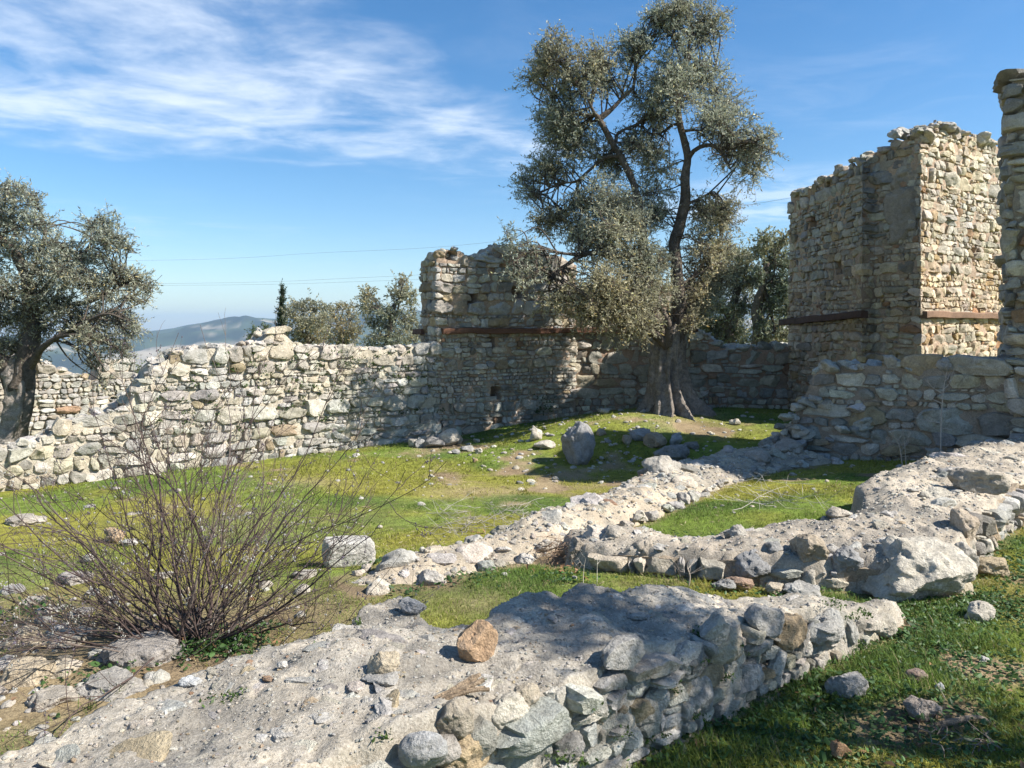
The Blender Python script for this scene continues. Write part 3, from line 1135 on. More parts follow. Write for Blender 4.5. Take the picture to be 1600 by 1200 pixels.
    masonry(t, P, top, bot, .185, 1.75, .045, .007, W_GREY, 52, rag=.1, vary=.42)
    top_stones(t, P, top, .55, .13, .26, W_PALE, 53, 3)
    r = np.random.default_rng(54)
    for _ in range(46):                                           # broken end spilling to the ground
        s_ = abs(r.normal()) * .55
        p_, n_ = P.at(np.array([s_]))
        d_ = r.uniform(-.1, .30) * (1 - min(1, s_ / 1.3))
        zz = float(bot(s_)) + .08 + (float(top(s_)) - float(bot(s_))) * r.random() ** 1.3 * (1 - max(0, d_) * 2)
        lib_stone(t, r, (p_[0, 0] + n_[0, 0] * d_ - r.uniform(0, .12), p_[0, 1] + n_[0, 1] * d_, zz), r.uniform(.07, .15), W_GREY, (1.1, .85, .6))
    # 6 ------------------------------------------------ tall wall end at the frame's edge
    P = Path([(7.1, 11.0), (5.99, 9.2), (8.9, 7.4)])
    top = prof_from_photo(P, [(1500, 150), (1556, 150), (1566, 132), (1585, 120), (1640, 100), (1800, 90), (2600, 40)])
    bot = ground_along(P)
    t = thing('ruined_wall', 'tall shaded rubble wall cut off by the edge of the photo, end of it ragged', 'wall', (6.5, 9.0, .2))
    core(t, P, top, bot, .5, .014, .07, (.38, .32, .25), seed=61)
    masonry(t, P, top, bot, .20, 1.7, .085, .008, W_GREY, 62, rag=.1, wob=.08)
    # 7 ------------------------------------------------ wall of the next court
    P = Path([(-13.5, 10.6), (-7.85, 15.95)])
    top = prof_from_photo(P, [(-400, 560), (0, 556), (40, 555), (72, 563), (95, 575), (128, 586), (150, 592), (158, 568), (172, 562), (205, 559), (230, 559)])
    bot = ground_along(P)
    t = thing('ruined_wall', 'pale farther rubble wall with a notch in its top, behind the tree on its side', 'wall', (-10, 13.6, -.5))
    t['label'] = 'pale farther rubble wall with a notched top, behind the smaller gnarled olive trunk'
    core(t, P, top, bot, .6, .03, .07, (.48, .42, .34), seed=71)
    masonry(t, P, top, bot, .13, 1.5, .035, .006, W_PALE, 72, NN=11, s0=3.0)
    top_stones(t, P, top, .5, .10, .22, W_PALE, 73, 2, s0=3.0)


build_walls()


# ---------------------------------------------------------------- low broad walls (stumps of walls with rubble tops)
def idw(x, y, pts, p=2.2):
    pts = np.asarray(pts, float)
    d = np.hypot(x[..., None] - pts[:, 0], y[..., None] - pts[:, 1]) + .05
    w = d ** -p
    return (w * pts[:, 2]).sum(-1) / w.sum(-1)


class LowWall:
    def __init__(s, label, poly, ctrl, step, edge, seed, tint, amp=1.0, soften=.0, mat='concrete_rubble'):
        s.poly, s.ctrl, s.edge, s.seed, s.amp, s.soften = np.array(poly), ctrl, edge, seed, amp, soften
        c = s.poly.mean(0)
        s.root = thing('low_wall', label, 'wall', (c[0], c[1], g1(*c)))
        lo, hi = s.poly.min(0) - .15, s.poly.max(0) + .15
        xs, ys = np.arange(lo[0], hi[0], step), np.arange(lo[1], hi[1], step)
        X, Y = np.meshgrid(xs, ys)
        Z, d = s.height(X, Y)
        s.gx, s.gy, s.gs, s.gz, s.gd = xs[0], ys[0], step, Z, poly_dist(X, Y, s.poly) * np.where(in_poly(X, Y, s.poly), 1, -1)
        ok = d > -.07
        q = grid_quads(len(ys), len(xs))
        q = q[ok.ravel()[q].all(1)]
        used = np.unique(q)
        remap = np.zeros(X.size, int)
        remap[used] = np.arange(len(used))
        V = np.stack([X.ravel(), Y.ravel(), Z.ravel()], -1)[used]
        V[:, 0] += vnoise(V * 20, seed) * step * .3
        V[:, 1] += vnoise(V * 20 + 9, seed) * step * .3
        n = fbm(V * 2.0, 4, seed + 1)[:, None]
        k = sstep(n + .5 * fbm(V * 5, 3, seed + 11)[:, None], -.35, .55)
        t = np.array(tint[0]) * k + np.array(tint[1]) * (1 - k)
        t = t * (1 + .20 * fbm(V * 9, 4, seed + 2))[:, None]
        k = (sstep(fbm(V * 3.2, 4, seed + 13, .6), .2, .6) * .55)[:, None]
        t = t * (1 - k) + np.array([.205, .195, .175]) * k
        me = mk_mesh('rubble_core', V, remap[q], None, MATS[mat], np.clip(t, .03, .8))
        link('rubble_core', me, s.root)

    def height(s, X, Y):
        d = poly_dist(X, Y, s.poly)
        ins = in_poly(X, Y, s.poly)
        d = np.where(ins, d, -d)
        d = d + vnoise(p3(X * 5, Y * 5), s.seed + 3) * .045 + vnoise(p3(X * 13, Y * 13), s.seed + 4) * .018
        zg = G(X, Y, False) - .06
        zt = idw(X, Y, s.ctrl)
        p = p3(X, Y)
        a = s.amp
        zt = zt + a * (fbm(p * 2.3, 3, s.seed) * .030 + fbm(p * 8, 3, s.seed + 6) * .016)
        pock = np.clip(vnoise(p * 17, s.seed + 7), 0, 1)
        zt = zt - a * pock * .018 + a * fbm(p * 34, 2, s.seed + 8) * .0075
        k = np.clip((d + .01) / s.edge, 0, 1)
        k = k ** .55 if s.soften == 0 else k ** .55 * (1 - s.soften) + sstep(d, 0, .3) * s.soften
        z = zg + (np.maximum(zt, zg + .02) - zg) * k
        return np.where(d < -.0, zg - .05, z), d

    def look(s, x, y):
        """height and inset from the outline at a place, read from the grid"""
        u, v = (x - s.gx) / s.gs, (y - s.gy) / s.gs
        nr, nc = s.gz.shape
        u, v = min(max(u, 0), nc - 1.001), min(max(v, 0), nr - 1.001)
        i, j = int(v), int(u)
        fv, fu = v - i, u - j
        z = (s.gz[i, j] * (1 - fu) + s.gz[i, j + 1] * fu) * (1 - fv) + (s.gz[i + 1, j] * (1 - fu) + s.gz[i + 1, j + 1] * fu) * fv
        return float(z), float(s.gd[i, j])

    def z(s, x, y):
        return s.look(x, y)[0]

    def inside(s, r, margin):
        lo, hi = s.poly.min(0), s.poly.max(0)
        while True:
            x, y = r.uniform(lo[0], hi[0]), r.uniform(lo[1], hi[1])
            if abs(x) / max(y, .1) > .75 and r.random() < .9:
                continue
            if s.look(x, y)[1] > margin:
                return x, y

    def embed(s, n, size, weights, seed, margin=.06, sink=.35, squash=(1.1, .85, .45), at=None):
        r = np.random.default_rng(seed)
        for _ in range(n):
            x, y = s.inside(r, margin)
            sz = size * min(1.7, r.lognormal(0, .36))
            lib_stone(s.root, r, (x, y, s.z(x, y) - sz * squash[2] * sink), sz, weights, squash)

    def edge_stones(s, pts, size, step, weights, seed, zfrac=.55, skip=.1):
        r = np.random.default_rng(seed)
        p = Path(pts)
        q = r.uniform(0, step)
        while q < p.L:
            c, n = p.at(np.array([q]))
            x, y = c[0] - n[0] * size * .35 * r.uniform(0, 2)
            if r.random() > skip:
                sz = size * r.uniform(.6, 1.5)
                zg = g1(x, y)
                zt = max(s.z(*(c[0] - n[0] * .15)), zg + .03)
                lib_stone(s.root, r, (x, y, zg + (zt - zg) * r.uniform(zfrac - .25, zfrac + .3)), sz, weights, (1.05, .85, .65))
            q += step * r.uniform(.6, 1.4)

    def pebbles(s, n, lo, hi, weights, seed, name='pebbles'):
        r = np.random.default_rng(seed)
        b = Batch()
        tints = pick_tint(r, n, weights)
        for i in range(n):
            x, y = s.inside(r, .03)
            sz = lo * (hi / lo) ** (r.random() ** 2.2)
            v, f = LIB1[r.integers(10)] if sz > .009 else ICO[0]
            M_, _ = rotm(r)
            b.add((v * np.array([1.1, .85, .65]) * sz) @ M_.T + np.array([x, y, s.z(x, y) + sz * .15]), None, f, tints[i])
        link(name, b.mesh(name, MATS['limestone'], True, 40), s.root, (0, 0, 0), kind='stuff')

    def tufts(s, pts, seed, size=.05, name='wall_plants'):
        r = np.random.default_rng(seed)
        b = Batch()
        for x, y, zz, k in pts:
            for _ in range(int(60 * k)):
                o = np.array([x, y, (s.z(x, y) if zz is None else zz)]) + r.normal(size=3) * size * k * np.array([1, 1, .4])
                d = r.normal(size=3)
                d /= np.linalg.norm(d)
                e = np.cross(d, r.normal(size=3))
                e /= np.linalg.norm(e)
                l = r.uniform(.004, .011)
                b.add([o - d * l, o + e * l * .5, o + d * l, o - e * l * .5], [[0, 1, 2, 3]], None, np.array([.06, .10, .022]) * r.uniform(.6, 1.5))
        link(name, b.mesh(name, MATS['weed_leaf'], False), s.root, (0, 0, 0), kind='stuff')


FINE_RINGS = [(1.0, -2.2), (1.04, -1.0), (1.03, -.3), (.985, .18), (.91, .50), (.80, .74), (.65, .90), (.46, 1.0), (.24, 1.05)]


def on_ground(px, py):
    z = 0.0
    for _ in range(30):
        Y = (EYE - z) * FPX / (py - HY)
        X = (px - CX) / FPX * Y
        z = .5 * z + .5 * g1(X, Y)
    return np.array([X, Y, g1(X, Y)])


def build_low_walls():
    # A: broad stump in the foreground
    A = LowWall('broad low rubble wall in the foreground with a rough pebbly mortar top', A_POLY,
                [(-2.2, .9, .5), (-.69, 2.08, .48), (-.28, 2.41, .475), (.184, 2.77, .42), (.5, 3.02, .39), (.83, 3.3, .385), (1.46, 3.8, .32), (1.9, 4.1, .2), (2.3, 4.4, .09),
                 (-2.8, 1.6, .36), (-1.6, 2.4, .39), (-1.3, 2.8, .41), (-.83, 3.33, .42), (-.53, 3.72, .44), (-.2, 3.4, .42), (.31, 3.76, .47), (.63, 3.82, .44), (1.28, 4.02, .31), (2.0, 4.3, .13), (.3, 3.3, .46), (-.6, 2.9, .47)],
                .0125, .05, 400, ((.48, .43, .35), (.355, .325, .275)), .85)
    P = Path(A_FRONT)
    q = np.linspace(0, P.L, 160)
    pp, nn = P.at(q)
    inner = pp - nn * .16
    zt = np.array([A.z(*k) for k in inner])
    zt = np.convolve(np.pad(zt, 3, 'edge'), np.ones(7) / 7, 'valid')
    topf = lambda s: np.interp(s, q, zt) - .012
    bot = ground_along(P, .08, -.07)
    masonry(A.root, P, topf, bot, .118, 1.25, .055, .006, (3.5, 2, 3, 1.1, .3, 1, 1.5, 2), 412, NN=26, rings=FINE_RINGS, small=.3, vary=.34, rag=.03, wob=.05, sharp=45, s0=.9, pr=(4, 10))
    core(A.root, P, topf, bot, .12, .015, .025, (.40, .34, .26), seed=413, name='mortar_bed', top_rough=.02, rough=.032)
    A.embed(70, .042, (4, 2, 3, 1, .4, .6, 3, 2), 402, .08, .75, (1.1, .85, .32))
    A.embed(16, .05, (4, 2, 3, 1, .2, .6, 2, 2), 411, .12, .8, (1.1, .85, .30))
    A.embed(46, .062, (4, 2, 3, 1, .2, .5, 2.5, 2), 415, .1, 1.0, (1.15, .9, .24))
    A.pebbles(5500, .0025, .010, (4, 2, 2, 1, .5, .8, 5, 2), 404)
    B = np.array([UZ(px, py, .44) for px, py in [(590, 1040), (340, 1090), (370, 1085), (500, 1008), (395, 1018), (600, 1160), (750, 1060), (1085, 962), (1020, 905), (560, 955), (860, 1095), (905, 1090)]])
    A.tufts([(b[0], b[1], None, .6 + .5 * ((i * 37) % 10) / 10) for i, b in enumerate(B)], 405, .022)
    r = np.random.default_rng(7)
    fp = []
    for _ in range(42):
        s_ = r.uniform(1.7, P.L - .3)
        p_, n_ = P.at(np.array([s_]))
        fp.append((p_[0, 0] + n_[0, 0] * .035, p_[0, 1] + n_[0, 1] * .035, g1(*p_[0]) + r.uniform(.0, .34), r.uniform(.4, 1.3)))
    A.tufts(fp, 406, .022, 'joint_plants')
    for i, (px, py, w, h, c) in enumerate([(715, 1120, 62, 52, (.42, .37, .30)), (792, 1117, 62, 52, (.55, .51, .43)), (820, 1087, 46, 34, (.47, .41, .32)), (862, 1092, 48, 54, (.50, .475, .42)), (927, 1090, 72, 56, (.52, .49, .43)),
                                          (827, 1147, 78, 46, (.54, .50, .43)), (882, 1160, 60, 60, (.52, .48, .40)), (955, 1140, 70, 84, (.47, .45, .40)), (722, 1172, 84, 60, (.46, .36, .23)), (1022, 1045, 46, 42, (.42, .41, .39)),
                                          (990, 1065, 52, 46, (.38, .385, .385)), (1070, 1032, 64, 56, (.43, .42, .39)), (1085, 1085, 60, 78, (.41, .40, .38)), (1042, 1080, 46, 40, (.47, .41, .32)), (1130, 1015, 58, 56, (.50, .44, .34)), (1117, 985, 48, 46, (.50, .48, .44)),
                                          (1160, 1060, 64, 58, (.40, .40, .39)), (1175, 1010, 60, 38, (.42, .40, .37)), (1232, 985, 50, 58, (.47, .36, .23)), (1212, 1042, 46, 50, (.49, .47, .43)), (1255, 1010, 30, 50, (.50, .47, .41)), (1285, 980, 72, 54, (.44, .43, .40)),
                                          (1195, 968, 64, 46, (.38, .37, .35)), (965, 1022, 84, 46, (.38, .37, .35)), (1320, 985, 44, 44, (.42, .41, .38)), (770, 1165, 60, 50, (.44, .37, .28)), (905, 1120, 40, 40, (.40, .36, .30)), (1010, 1110, 56, 60, (.42, .39, .34)),
                                          (1375, 975, 56, 30, (.52, .48, .40)), (930, 1180, 60, 50, (.46, .42, .35)), (1000, 1160, 50, 50, (.43, .38, .31))]):
        k = (px - CX) / FPX
        t_ = (k * 3.02 - .5) / (.79 - k * .62)
        pt = U(px, py, 3.02 + .62 * t_ + .035)
        v, f = rock_geo(4, 760 + i, 9, .13)
        Wd = w / FPX * pt[1]
        me = mk_mesh('stone', v * np.array([Wd * .62, Wd * .42, h / FPX * pt[1] * .58]), None, f, MATS['limestone'], c, True, 42)
        o = link('stone', me, A.root, pt)
        o.rotation_euler = (0, .1 * math.sin(i * 2.1), .66)
    # B1: thin line of wall footing through the court
    B1 = LowWall('thin low line of pale wall footing crossing the grass to the stub wall', B1_POLY,
                 [(-1, 5.1, .0), (-.5, 5.6, .06), (0, 6.1, .08), (.3, 6.6, .17), (.0, 5.75, .04), (.6, 6.3, .06), (.9, 7.3, .08), (1.3, 8.2, .03), (1.6, 8.8, .0), (2.5, 9.8, .0), (3.7, 10.5, .1)],
                 .022, .10, 420, ((.49, .43, .335), (.42, .36, .275)), 1.1, .5)
    B1.embed(115, .06, W_PALE, 422, .05, .5, (1.1, .85, .4))
    B1.embed(20, .11, W_PALE, 423, .1, .3, (1.1, .9, .5))
    B1.edge_stones(B1_LOW, .07, .17, W_PALE, 424, .4, .25)
    B1.edge_stones(B1_UP, .065, .18, W_PALE, 425, .4, .3)
    B1.pebbles(3200, .006, .03, W_PALE, 426)
    # B2: broad wall with the big corner boulder
    B2 = LowWall('broad low rubble wall with a big white boulder built into its corner', B2_POLY,
                 [(.4, 5.8, .16), (.75, 5.6, .20), (1.2, 5.5, .20), (2, 5.35, .24), (2.6, 5.15, .26), (3.0, 5.8, .35), (3.7, 6.4, .35), (4.3, 7, .38), (2.5, 5.75, .28), (3.2, 6.75, .43), (3.9, 7.4, .45), (5, 8.2, .45), (6.5, 9.2, .48), (1.4, 5.8, .16)],
                 .022, .06, 430, ((.46, .405, .325), (.36, .315, .255)), 1.1, .15)
    P = Path(B2_FRONT + B2_RIGHT)
    q = np.linspace(0, P.L, 200)
    pp, nn = P.at(q)
    zt = np.array([B2.z(*k) for k in pp - nn * .17])
    zt = np.convolve(np.pad(zt, 3, 'edge'), np.ones(7) / 7, 'valid')
    topf = lambda s: np.interp(s, q, zt) - .015
    bot = ground_along(P, .1, -.07)
    masonry(B2.root, P, topf, bot, .15, 1.25, .07, .008, (3.5, 3, 3, .8, .3, .8, 1.5, 2), 432, NN=20, rings=FINE_RINGS, small=.25, rag=.05, wob=.06, sharp=45, holes=[(float(P.cum[5]), .1, .75, 1.2)])
    core(B2.root, P, topf, bot, .12, .03, .04, (.38, .31, .23), seed=433, name='mortar_bed', top_rough=.02)
    B2.embed(90, .05, W_PALE, 434, .07, .6, (1.1, .85, .36))
    B2.embed(26, .10, W_PALE, 435, .12, .45, (1.1, .8, .5))
    B2.pebbles(5200, .004, .017, W_PALE, 436)
    B2.edge_stones(B2_BACK, .10, .22, W_PALE, 437, .5, .25)
    for i, (px, py, Y, rx, ry, rz, tint) in enumerate([(1430, 893, 4.93, .37, .31, .235, (.60, .555, .47)), (1503, 880, 5.12, .10, .12, .15, (.54, .50, .44)), (1325, 877, 5.02, .115, .10, .095, (.34, .34, .34)),
                                       (1180, 885, 5.2, .20, .14, .13, (.30, .30, .30)), (1150, 838, 5.55, .10, .09, .09, (.42, .40, .36)), (1265, 862, 5.1, .17, .12, .11, (.44, .37, .28)),
                                       (1010, 862, 5.45, .13, .12, .10, (.47, .41, .33)), (905, 860, 5.6, .10, .1, .09, (.40, .35, .29)), (1505, 823, 5.5, .13, .12, .13, (.50, .42, .33)),
                                       (1530, 750, 6.4, .22, .16, .11, (.40, .36, .30)), (1395, 760, 6.6, .15, .10, .09, (.50, .44, .36)), (1460, 775, 6.2, .13, .09, .07, (.58, .54, .46)), (1380, 832, 5.5, .09, .09, .08, (.5, .46, .38)),
                                       (1310, 803, 5.9, .12, .10, .06, (.5, .45, .38)), (1335, 815, 5.8, .085, .06, .05, (.60, .58, .54))]):
        v, f = rock_geo(5 if i == 0 else 4, 700 + i, 9, .15)
        me = mk_mesh('boulder' if i == 0 else 'stone', v * np.array([rx, ry, rz]), None, f, MATS['limestone'], tint, True, 40)
        o = link('boulder' if i == 0 else 'stone', me, B2.root, U(px, py, Y))
        o.rotation_euler = (0, 0, .3 * i)
        if i == 0:
            o.rotation_euler = (.1, .05, .4)
            o['label'] = 'big white boulder at the wall corner'
    for i, (px, py, Y, rx, ry, rz, tint) in enumerate([(835, 835, 6.5, .16, .13, .13, (.54, .47, .38)), (800, 838, 6.65, .11, .1, .10, (.52, .48, .42)), (870, 825, 6.75, .14, .12, .12, (.58, .52, .44)), (812, 862, 6.2, .09, .08, .08, (.42, .34, .26)),
                                       (930, 790, 7.7, .12, .1, .1, (.40, .38, .35)), (1040, 738, 9.3, .32, .25, .22, (.47, .44, .39)), (1010, 742, 9.3, .14, .12, .14, (.33, .31, .28)), (880, 812, 7.0, .12, .1, .09, (.55, .50, .42)),
                                       (960, 782, 7.8, .16, .12, .08, (.6, .55, .47)), (1230, 700, 10.4, .35, .2, .12, (.42, .38, .33)), (1185, 715, 10.0, .2, .15, .1, (.44, .40, .35))]):
        v, f = rock_geo(4, 730 + i, 9, .15)
        me = mk_mesh('stone', v * np.array([rx, ry, rz]), None, f, MATS['limestone'], tint, True, 40)
        o = link('stone', me, B1.root, U(px, py, Y))
        o.rotation_euler = (0, 0, .5 * i)
    return A, B1, B2


WALL_A, WALL_B1, WALL_B2 = build_low_walls()


# ---------------------------------------------------------------- loose rocks and stones
def rock(name, label, px, py, w, h, tint, seed, dep=.8, group=None, on=None, sub=4, cuts=9, rough=.15, rot=0.0, cat='rock', sink=.12, round_=0.0, tilt=(0, 0), flat=None, boxy=False):
    """px, py = foot of the rock in the photo, w, h = its size in photo pixels"""
    if on is not None:
        z = on.z(0, 3)
        for _ in range(25):
            Y = (EYE - z) * FPX / (py - HY)
            X = (px - CX) / FPX * Y
            z = .5 * z + .5 * on.z(X, Y)
        p = np.array([X, Y, z])
    else:
        p = on_ground(px, py)
    W, Hh = w / FPX * p[1], h / FPX * p[1]
    v, f = rock_geo(sub, seed, cuts, rough, round_)
    if boxy:
        u = ICO[sub][0]
        q = (np.abs(u) ** 9).sum(1) ** (-1 / 9)
        v = u * q[:, None] * (1 + .05 * fbm(u * 2 + seed, 4, seed))[:, None] + .03 * fbm(u * 7, 3, seed + 1)[:, None] * u
    a = rot
    c, s_ = math.cos(a), math.sin(a)
    v = v @ np.array([[c, s_, 0], [-s_, c, 0], [0, 0, 1]])
    c, s_ = math.cos(tilt[0]), math.sin(tilt[0])
    v = v @ np.array([[c, 0, s_], [0, 1, 0], [-s_, 0, c]])
    v = v - (v.max(0) + v.min(0)) / 2
    if flat:
        lim = v[:, 2].max() * flat + .06 * fbm(v * 2.2, 3, seed)
        v[:, 2] = np.where(v[:, 2] > lim, lim + (v[:, 2] - lim) * .12, v[:, 2])
        v[:, 2] -= (v[:, 2].max() + v[:, 2].min()) / 2
    v = v / (v.max(0) - v.min(0))
    v = v * np.array([W, W * dep, Hh * (1 + sink)])
    v[:, 2] += Hh * (1 + sink) / 2 - Hh * sink
    me = mk_mesh(name, v, None, f, MATS['limestone'], tint, True, 40)
    o = link(name, me, None, (p[0], p[1] + W * dep * .4, p[2]), label=label, category=cat)
    if group:
        o['group'] = group
    return o


GR, PA, OC, DK, BR = (.36, .355, .345), (.56, .52, .45), (.46, .33, .21), (.27, .26, .25), (.42, .34, .25)


def build_rocks():
    rock('boulder', 'large smooth grey boulder alone on the court grass', 905, 728, 55, 68, (.33, .33, .33), 801, .8, cuts=7, rough=.10, sub=4, round_=.05, tilt=(.25, 0))
    rock('rock', 'angular orange-brown rock lying on the foreground wall top', 745, 1040, 66, 62, (.50, .345, .22), 802, .8, on=WALL_A, cuts=10, rough=.10)
    rock('cobble', 'smooth oval grey cobble on the front edge of the foreground wall', 662, 1186, 78, 42, (.40, .40, .395), 803, .7, on=WALL_A, cuts=3, rough=.07, round_=.2, sink=.3)
    o = bpy.data.objects['cobble']
    o.location = U(661, 1158, 2.335)
    o.location.z -= .055
    rock('rock', 'round tan rock beside a moss patch on the foreground wall top', 597, 1062, 54, 36, (.50, .43, .32), 804, .8, on=WALL_A, sink=.3)
    rock('rock', 'small white rock on the foreground wall top, among pale pebbles', 439, 1047, 17, 13, (.68, .66, .62), 805, .8, on=WALL_A, sub=3)
    rock('slab_stone', 'flat grey stone below the round tan rock on the wall top', 592, 1078, 62, 18, (.42, .41, .39), 806, .8, on=WALL_A, cat='stone')
    rock('slab_stone', 'flat bluish-white stone near the back edge of the foreground wall', 293, 1075, 36, 12, (.55, .56, .56), 807, .8, on=WALL_A, cat='stone')
    rock('rock', 'grey stone set on the peaked back edge of the foreground wall', 650, 932, 44, 26, (.33, .335, .34), 808, .8, on=WALL_A)
    rock('rock', 'flat blue-grey stone on the shaded part of the foreground wall top', 642, 962, 46, 22, (.34, .345, .355), 809, .8, on=WALL_A)
    rock('rock', 'pale pitted rock in the grass beside the boulder-cornered wall', 1540, 978, 50, 34, PA, 811, .8)
    rock('rock', 'grey weathered rock in the grass against the foreground wall end', 1330, 1094, 68, 38, (.40, .385, .36), 812, .7)
    rock('rock', 'reddish small rock in the near grass', 1437, 1068, 38, 18, (.33, .25, .21), 813, .7, sub=3)
    rock('rock', 'half buried grey-brown rock in the near grass beside a root', 1450, 1130, 62, 34, (.37, .32, .28), 814, .7, rot=.5)
    rock('rock', 'orange stone lying in the near grass at the bottom of the view', 1318, 1190, 34, 26, (.48, .29, .16), 815, .8, sub=3)
    rock('rock', 'small bluish-white stone standing in the near grass', 1470, 1083, 15, 15, (.52, .54, .56), 816, .8, sub=3)
    rock('rock', 'tan rock half hidden by weeds beside the right face of the boulder wall', 1560, 905, 62, 28, (.46, .38, .26), 817, .8)
    rock('rock', 'white sliver stone in the sunlit near grass', 1540, 1037, 18, 9, (.60, .58, .55), 818, .8, sub=3)
    rock('cut_block', 'squared pale stone block on the grass behind the bare shrub', 540, 886, 92, 40, (.60, .58, .53), 819, .6, cuts=8, rough=.06, cat='stone block', boxy=True, rot=.25)
    rock('rock', 'orange-tinted rock seen through the bare shrub, on the grass', 172, 850, 34, 22, (.50, .37, .24), 820, .8, sub=3)
    rock('rock', 'white flat rock beside the orange-tinted rock behind the shrub', 198, 855, 26, 12, (.6, .58, .54), 821, .8, sub=3)
    rock('rock', 'white pointed rock behind the lower twigs of the shrub', 136, 879, 22, 12, (.6, .57, .5), 822, .8, sub=3)
    # cluster of rocks on the mound
    rock('rock', 'flat-topped grey rock at the back of the mound rock cluster', 1003, 690, 36, 20, (.36, .35, .34), 823, .8)
    rock('rock', 'round brown rock in the middle of the mound rock cluster', 1026, 703, 38, 26, (.40, .32, .235), 824, .8, round_=.08)
    rock('rock', 'bluish upright rock in the mound rock cluster', 1058, 697, 22, 20, (.40, .41, .43), 825, .8)
    rock('rock', 'broad dark grey rock at the front of the mound rock cluster', 1052, 726, 56, 30, (.29, .28, .27), 826, .8)
    rock('rock', 'small grey rock at the shaded end of the mound rock cluster', 1082, 703, 24, 13, DK, 827, .8, sub=3)
    rock('rock', 'small brown rock beside the flat-topped rock on the mound', 980, 696, 15, 16, BR, 828, .8, sub=3)
    # pile under the middle tower
    for i, (px, py, w, h, c, lab) in enumerate([
            (700, 698, 40, 28, PA, 'pale pointed rock topping the stone heap under the middle tower'),
            (677, 701, 36, 18, DK, 'dark grey rock at the front of the stone heap under the tower'),
            (645, 699, 16, 13, PA, 'white rock at the outer end of the stone heap under the tower'),
            (657, 700, 18, 14, GR, 'light grey rock beside the outermost white rock of the stone heap'),
            (714, 694, 18, 14, PA, 'squarish pale rock behind the pointed rock of the stone heap'),
            (729, 706, 24, 9, GR, 'flat grey stone at the foot of the stone heap'),
            (747, 709, 14, 9, PA, 'small pale stone trailing from the stone heap'),
            (712, 710, 15, 8, GR, 'small flat stone before the stone heap under the tower'),
            (744, 692, 12, 6, PA, 'thin white stone just beyond the stone heap'),
            (838, 689, 20, 24, PA, 'upright pale rock casting a shadow on the mound slope'),
            (851, 703, 36, 14, PA, 'flat-topped pale slab below the upright rock on the mound'),
            (893, 679, 11, 12, PA, 'small pointed white rock behind the large grey boulder'),
            (940, 682, 16, 13, BR, 'tan rock just behind the top of the large grey boulder'),
            (946, 647, 22, 9, PA, 'flat pale rock at the top edge of the mound'),
            (1109, 642, 12, 9, GR, 'single grey rock in the shade beside the tree roots'),
            (1149, 665, 18, 11, PA, 'pale rock at the shade edge on the mound'),
            (742, 723, 9, 7, OC, 'small orange stone on grass before the stone heap'),
            (868, 750, 12, 5, PA, 'thin pale stone on dry ground before the grey boulder'),
            (593, 826, 9, 5, PA, 'small white stone beside the shrub twigs on open grass')]):
        rock('rock', lab, px, py, w, h, c, 840 + i, .8, 'loose rocks on the court grass', sub=3)
    # rubble slabs in the lower corner by the shrub
    for i, (px, py, w, h, c, lab) in enumerate([
            (22, 1015, 66, 34, (.56, .48, .36), 'cream rock slab at the frame edge beside the bare shrub'),
            (88, 1012, 88, 22, (.50, .46, .39), 'pale flat slab next to the cream slab by the shrub'),
            (200, 1042, 130, 38, (.40, .37, .34), 'large grey slab under the twigs at the shrub base'),
            (22, 1075, 80, 46, (.54, .46, .34), 'sandy slab near the foreground wall, close to the frame edge'),
            (80, 1060, 54, 26, (.53, .47, .37), 'sandy tilted stone between the sandy slab and the shrub'),
            (150, 1095, 120, 26, (.40, .38, .35), 'long grey slab along the back of the foreground wall'),
            (60, 1110, 90, 26, (.48, .44, .38), 'grey-cream slab against the back of the foreground wall'),
            (45, 946, 36, 12, PA, 'white flat stone among grass tufts beside the shrub'),
            (62, 962, 34, 13, PA, 'pale stone in front of the white flat stone by the shrub'),
            (105, 915, 60, 24, (.42, .39, .36), 'grey mound-shaped rock behind the lowest shrub twigs'),
            (24, 822, 60, 16, (.47, .43, .37), 'broad grey slab below the broken end of the long wall'),
            (10, 930, 36, 16, GR, 'grey stone at the frame edge behind the white stones'),
            (118, 965, 40, 12, (.46, .42, .37), 'thin pale stone beneath the shrub twigs'),
            (140, 930, 26, 14, GR, 'small grey stone beneath the shrub twigs'),
            (250, 905, 30, 12, (.46, .43, .38), 'small flat stone deep behind the shrub stems'),
            (470, 905, 40, 14, (.46, .43, .38), 'flat stone beside the squared block behind the shrub')]):
        rock('slab_stone', lab, px, py, w, h * .62, c, 870 + i, .9, 'slabs and stones around the bare shrub', cat='stone', sub=4, rough=.20, sink=1.6, cuts=10, flat=.55)
    # stones between the two foreground walls
    for i, (px, py, w, h, c, lab) in enumerate([
            (1135, 927, 40, 20, GR, 'grey stone in the path between the two foreground walls'),
            (1160, 925, 44, 20, (.38, .27, .20), 'reddish-brown stone in the path between foreground walls'),
            (1215, 930, 32, 16, (.46, .40, .31), 'tan round stone in the path before the boulder wall'),
            (1258, 938, 58, 22, (.44, .43, .40), 'pale grey flat stone in the path before the boulder wall'),
            (1385, 968, 70, 18, (.54, .49, .40), 'cream stone at the thin end of the foreground wall')]):
        rock('rock', lab, px, py, w, h, c, 890 + i, .8, 'stones between the foreground walls')
    # uncountable small stones
    r = np.random.default_rng(12)
    b = Batch()
    k = 4000
    kind = r.random(k)
    x = np.where(kind < .3, r.normal(-2.6, .9, k), np.where(kind < .6, r.normal(1.0, 1.6, k), r.uniform(-7, 5, k)))
    y = np.where(kind < .3, r.normal(3.4, .7, k), np.where(kind < .6, r.normal(12.0, 1.0, k), r.uniform(2.2, 14.5, k)))
    ok = (y > 1.6) & (np.abs(x) < .8 * y)
    for P in LOW_POLYS:
        ok &= ~in_poly(x, y, P)
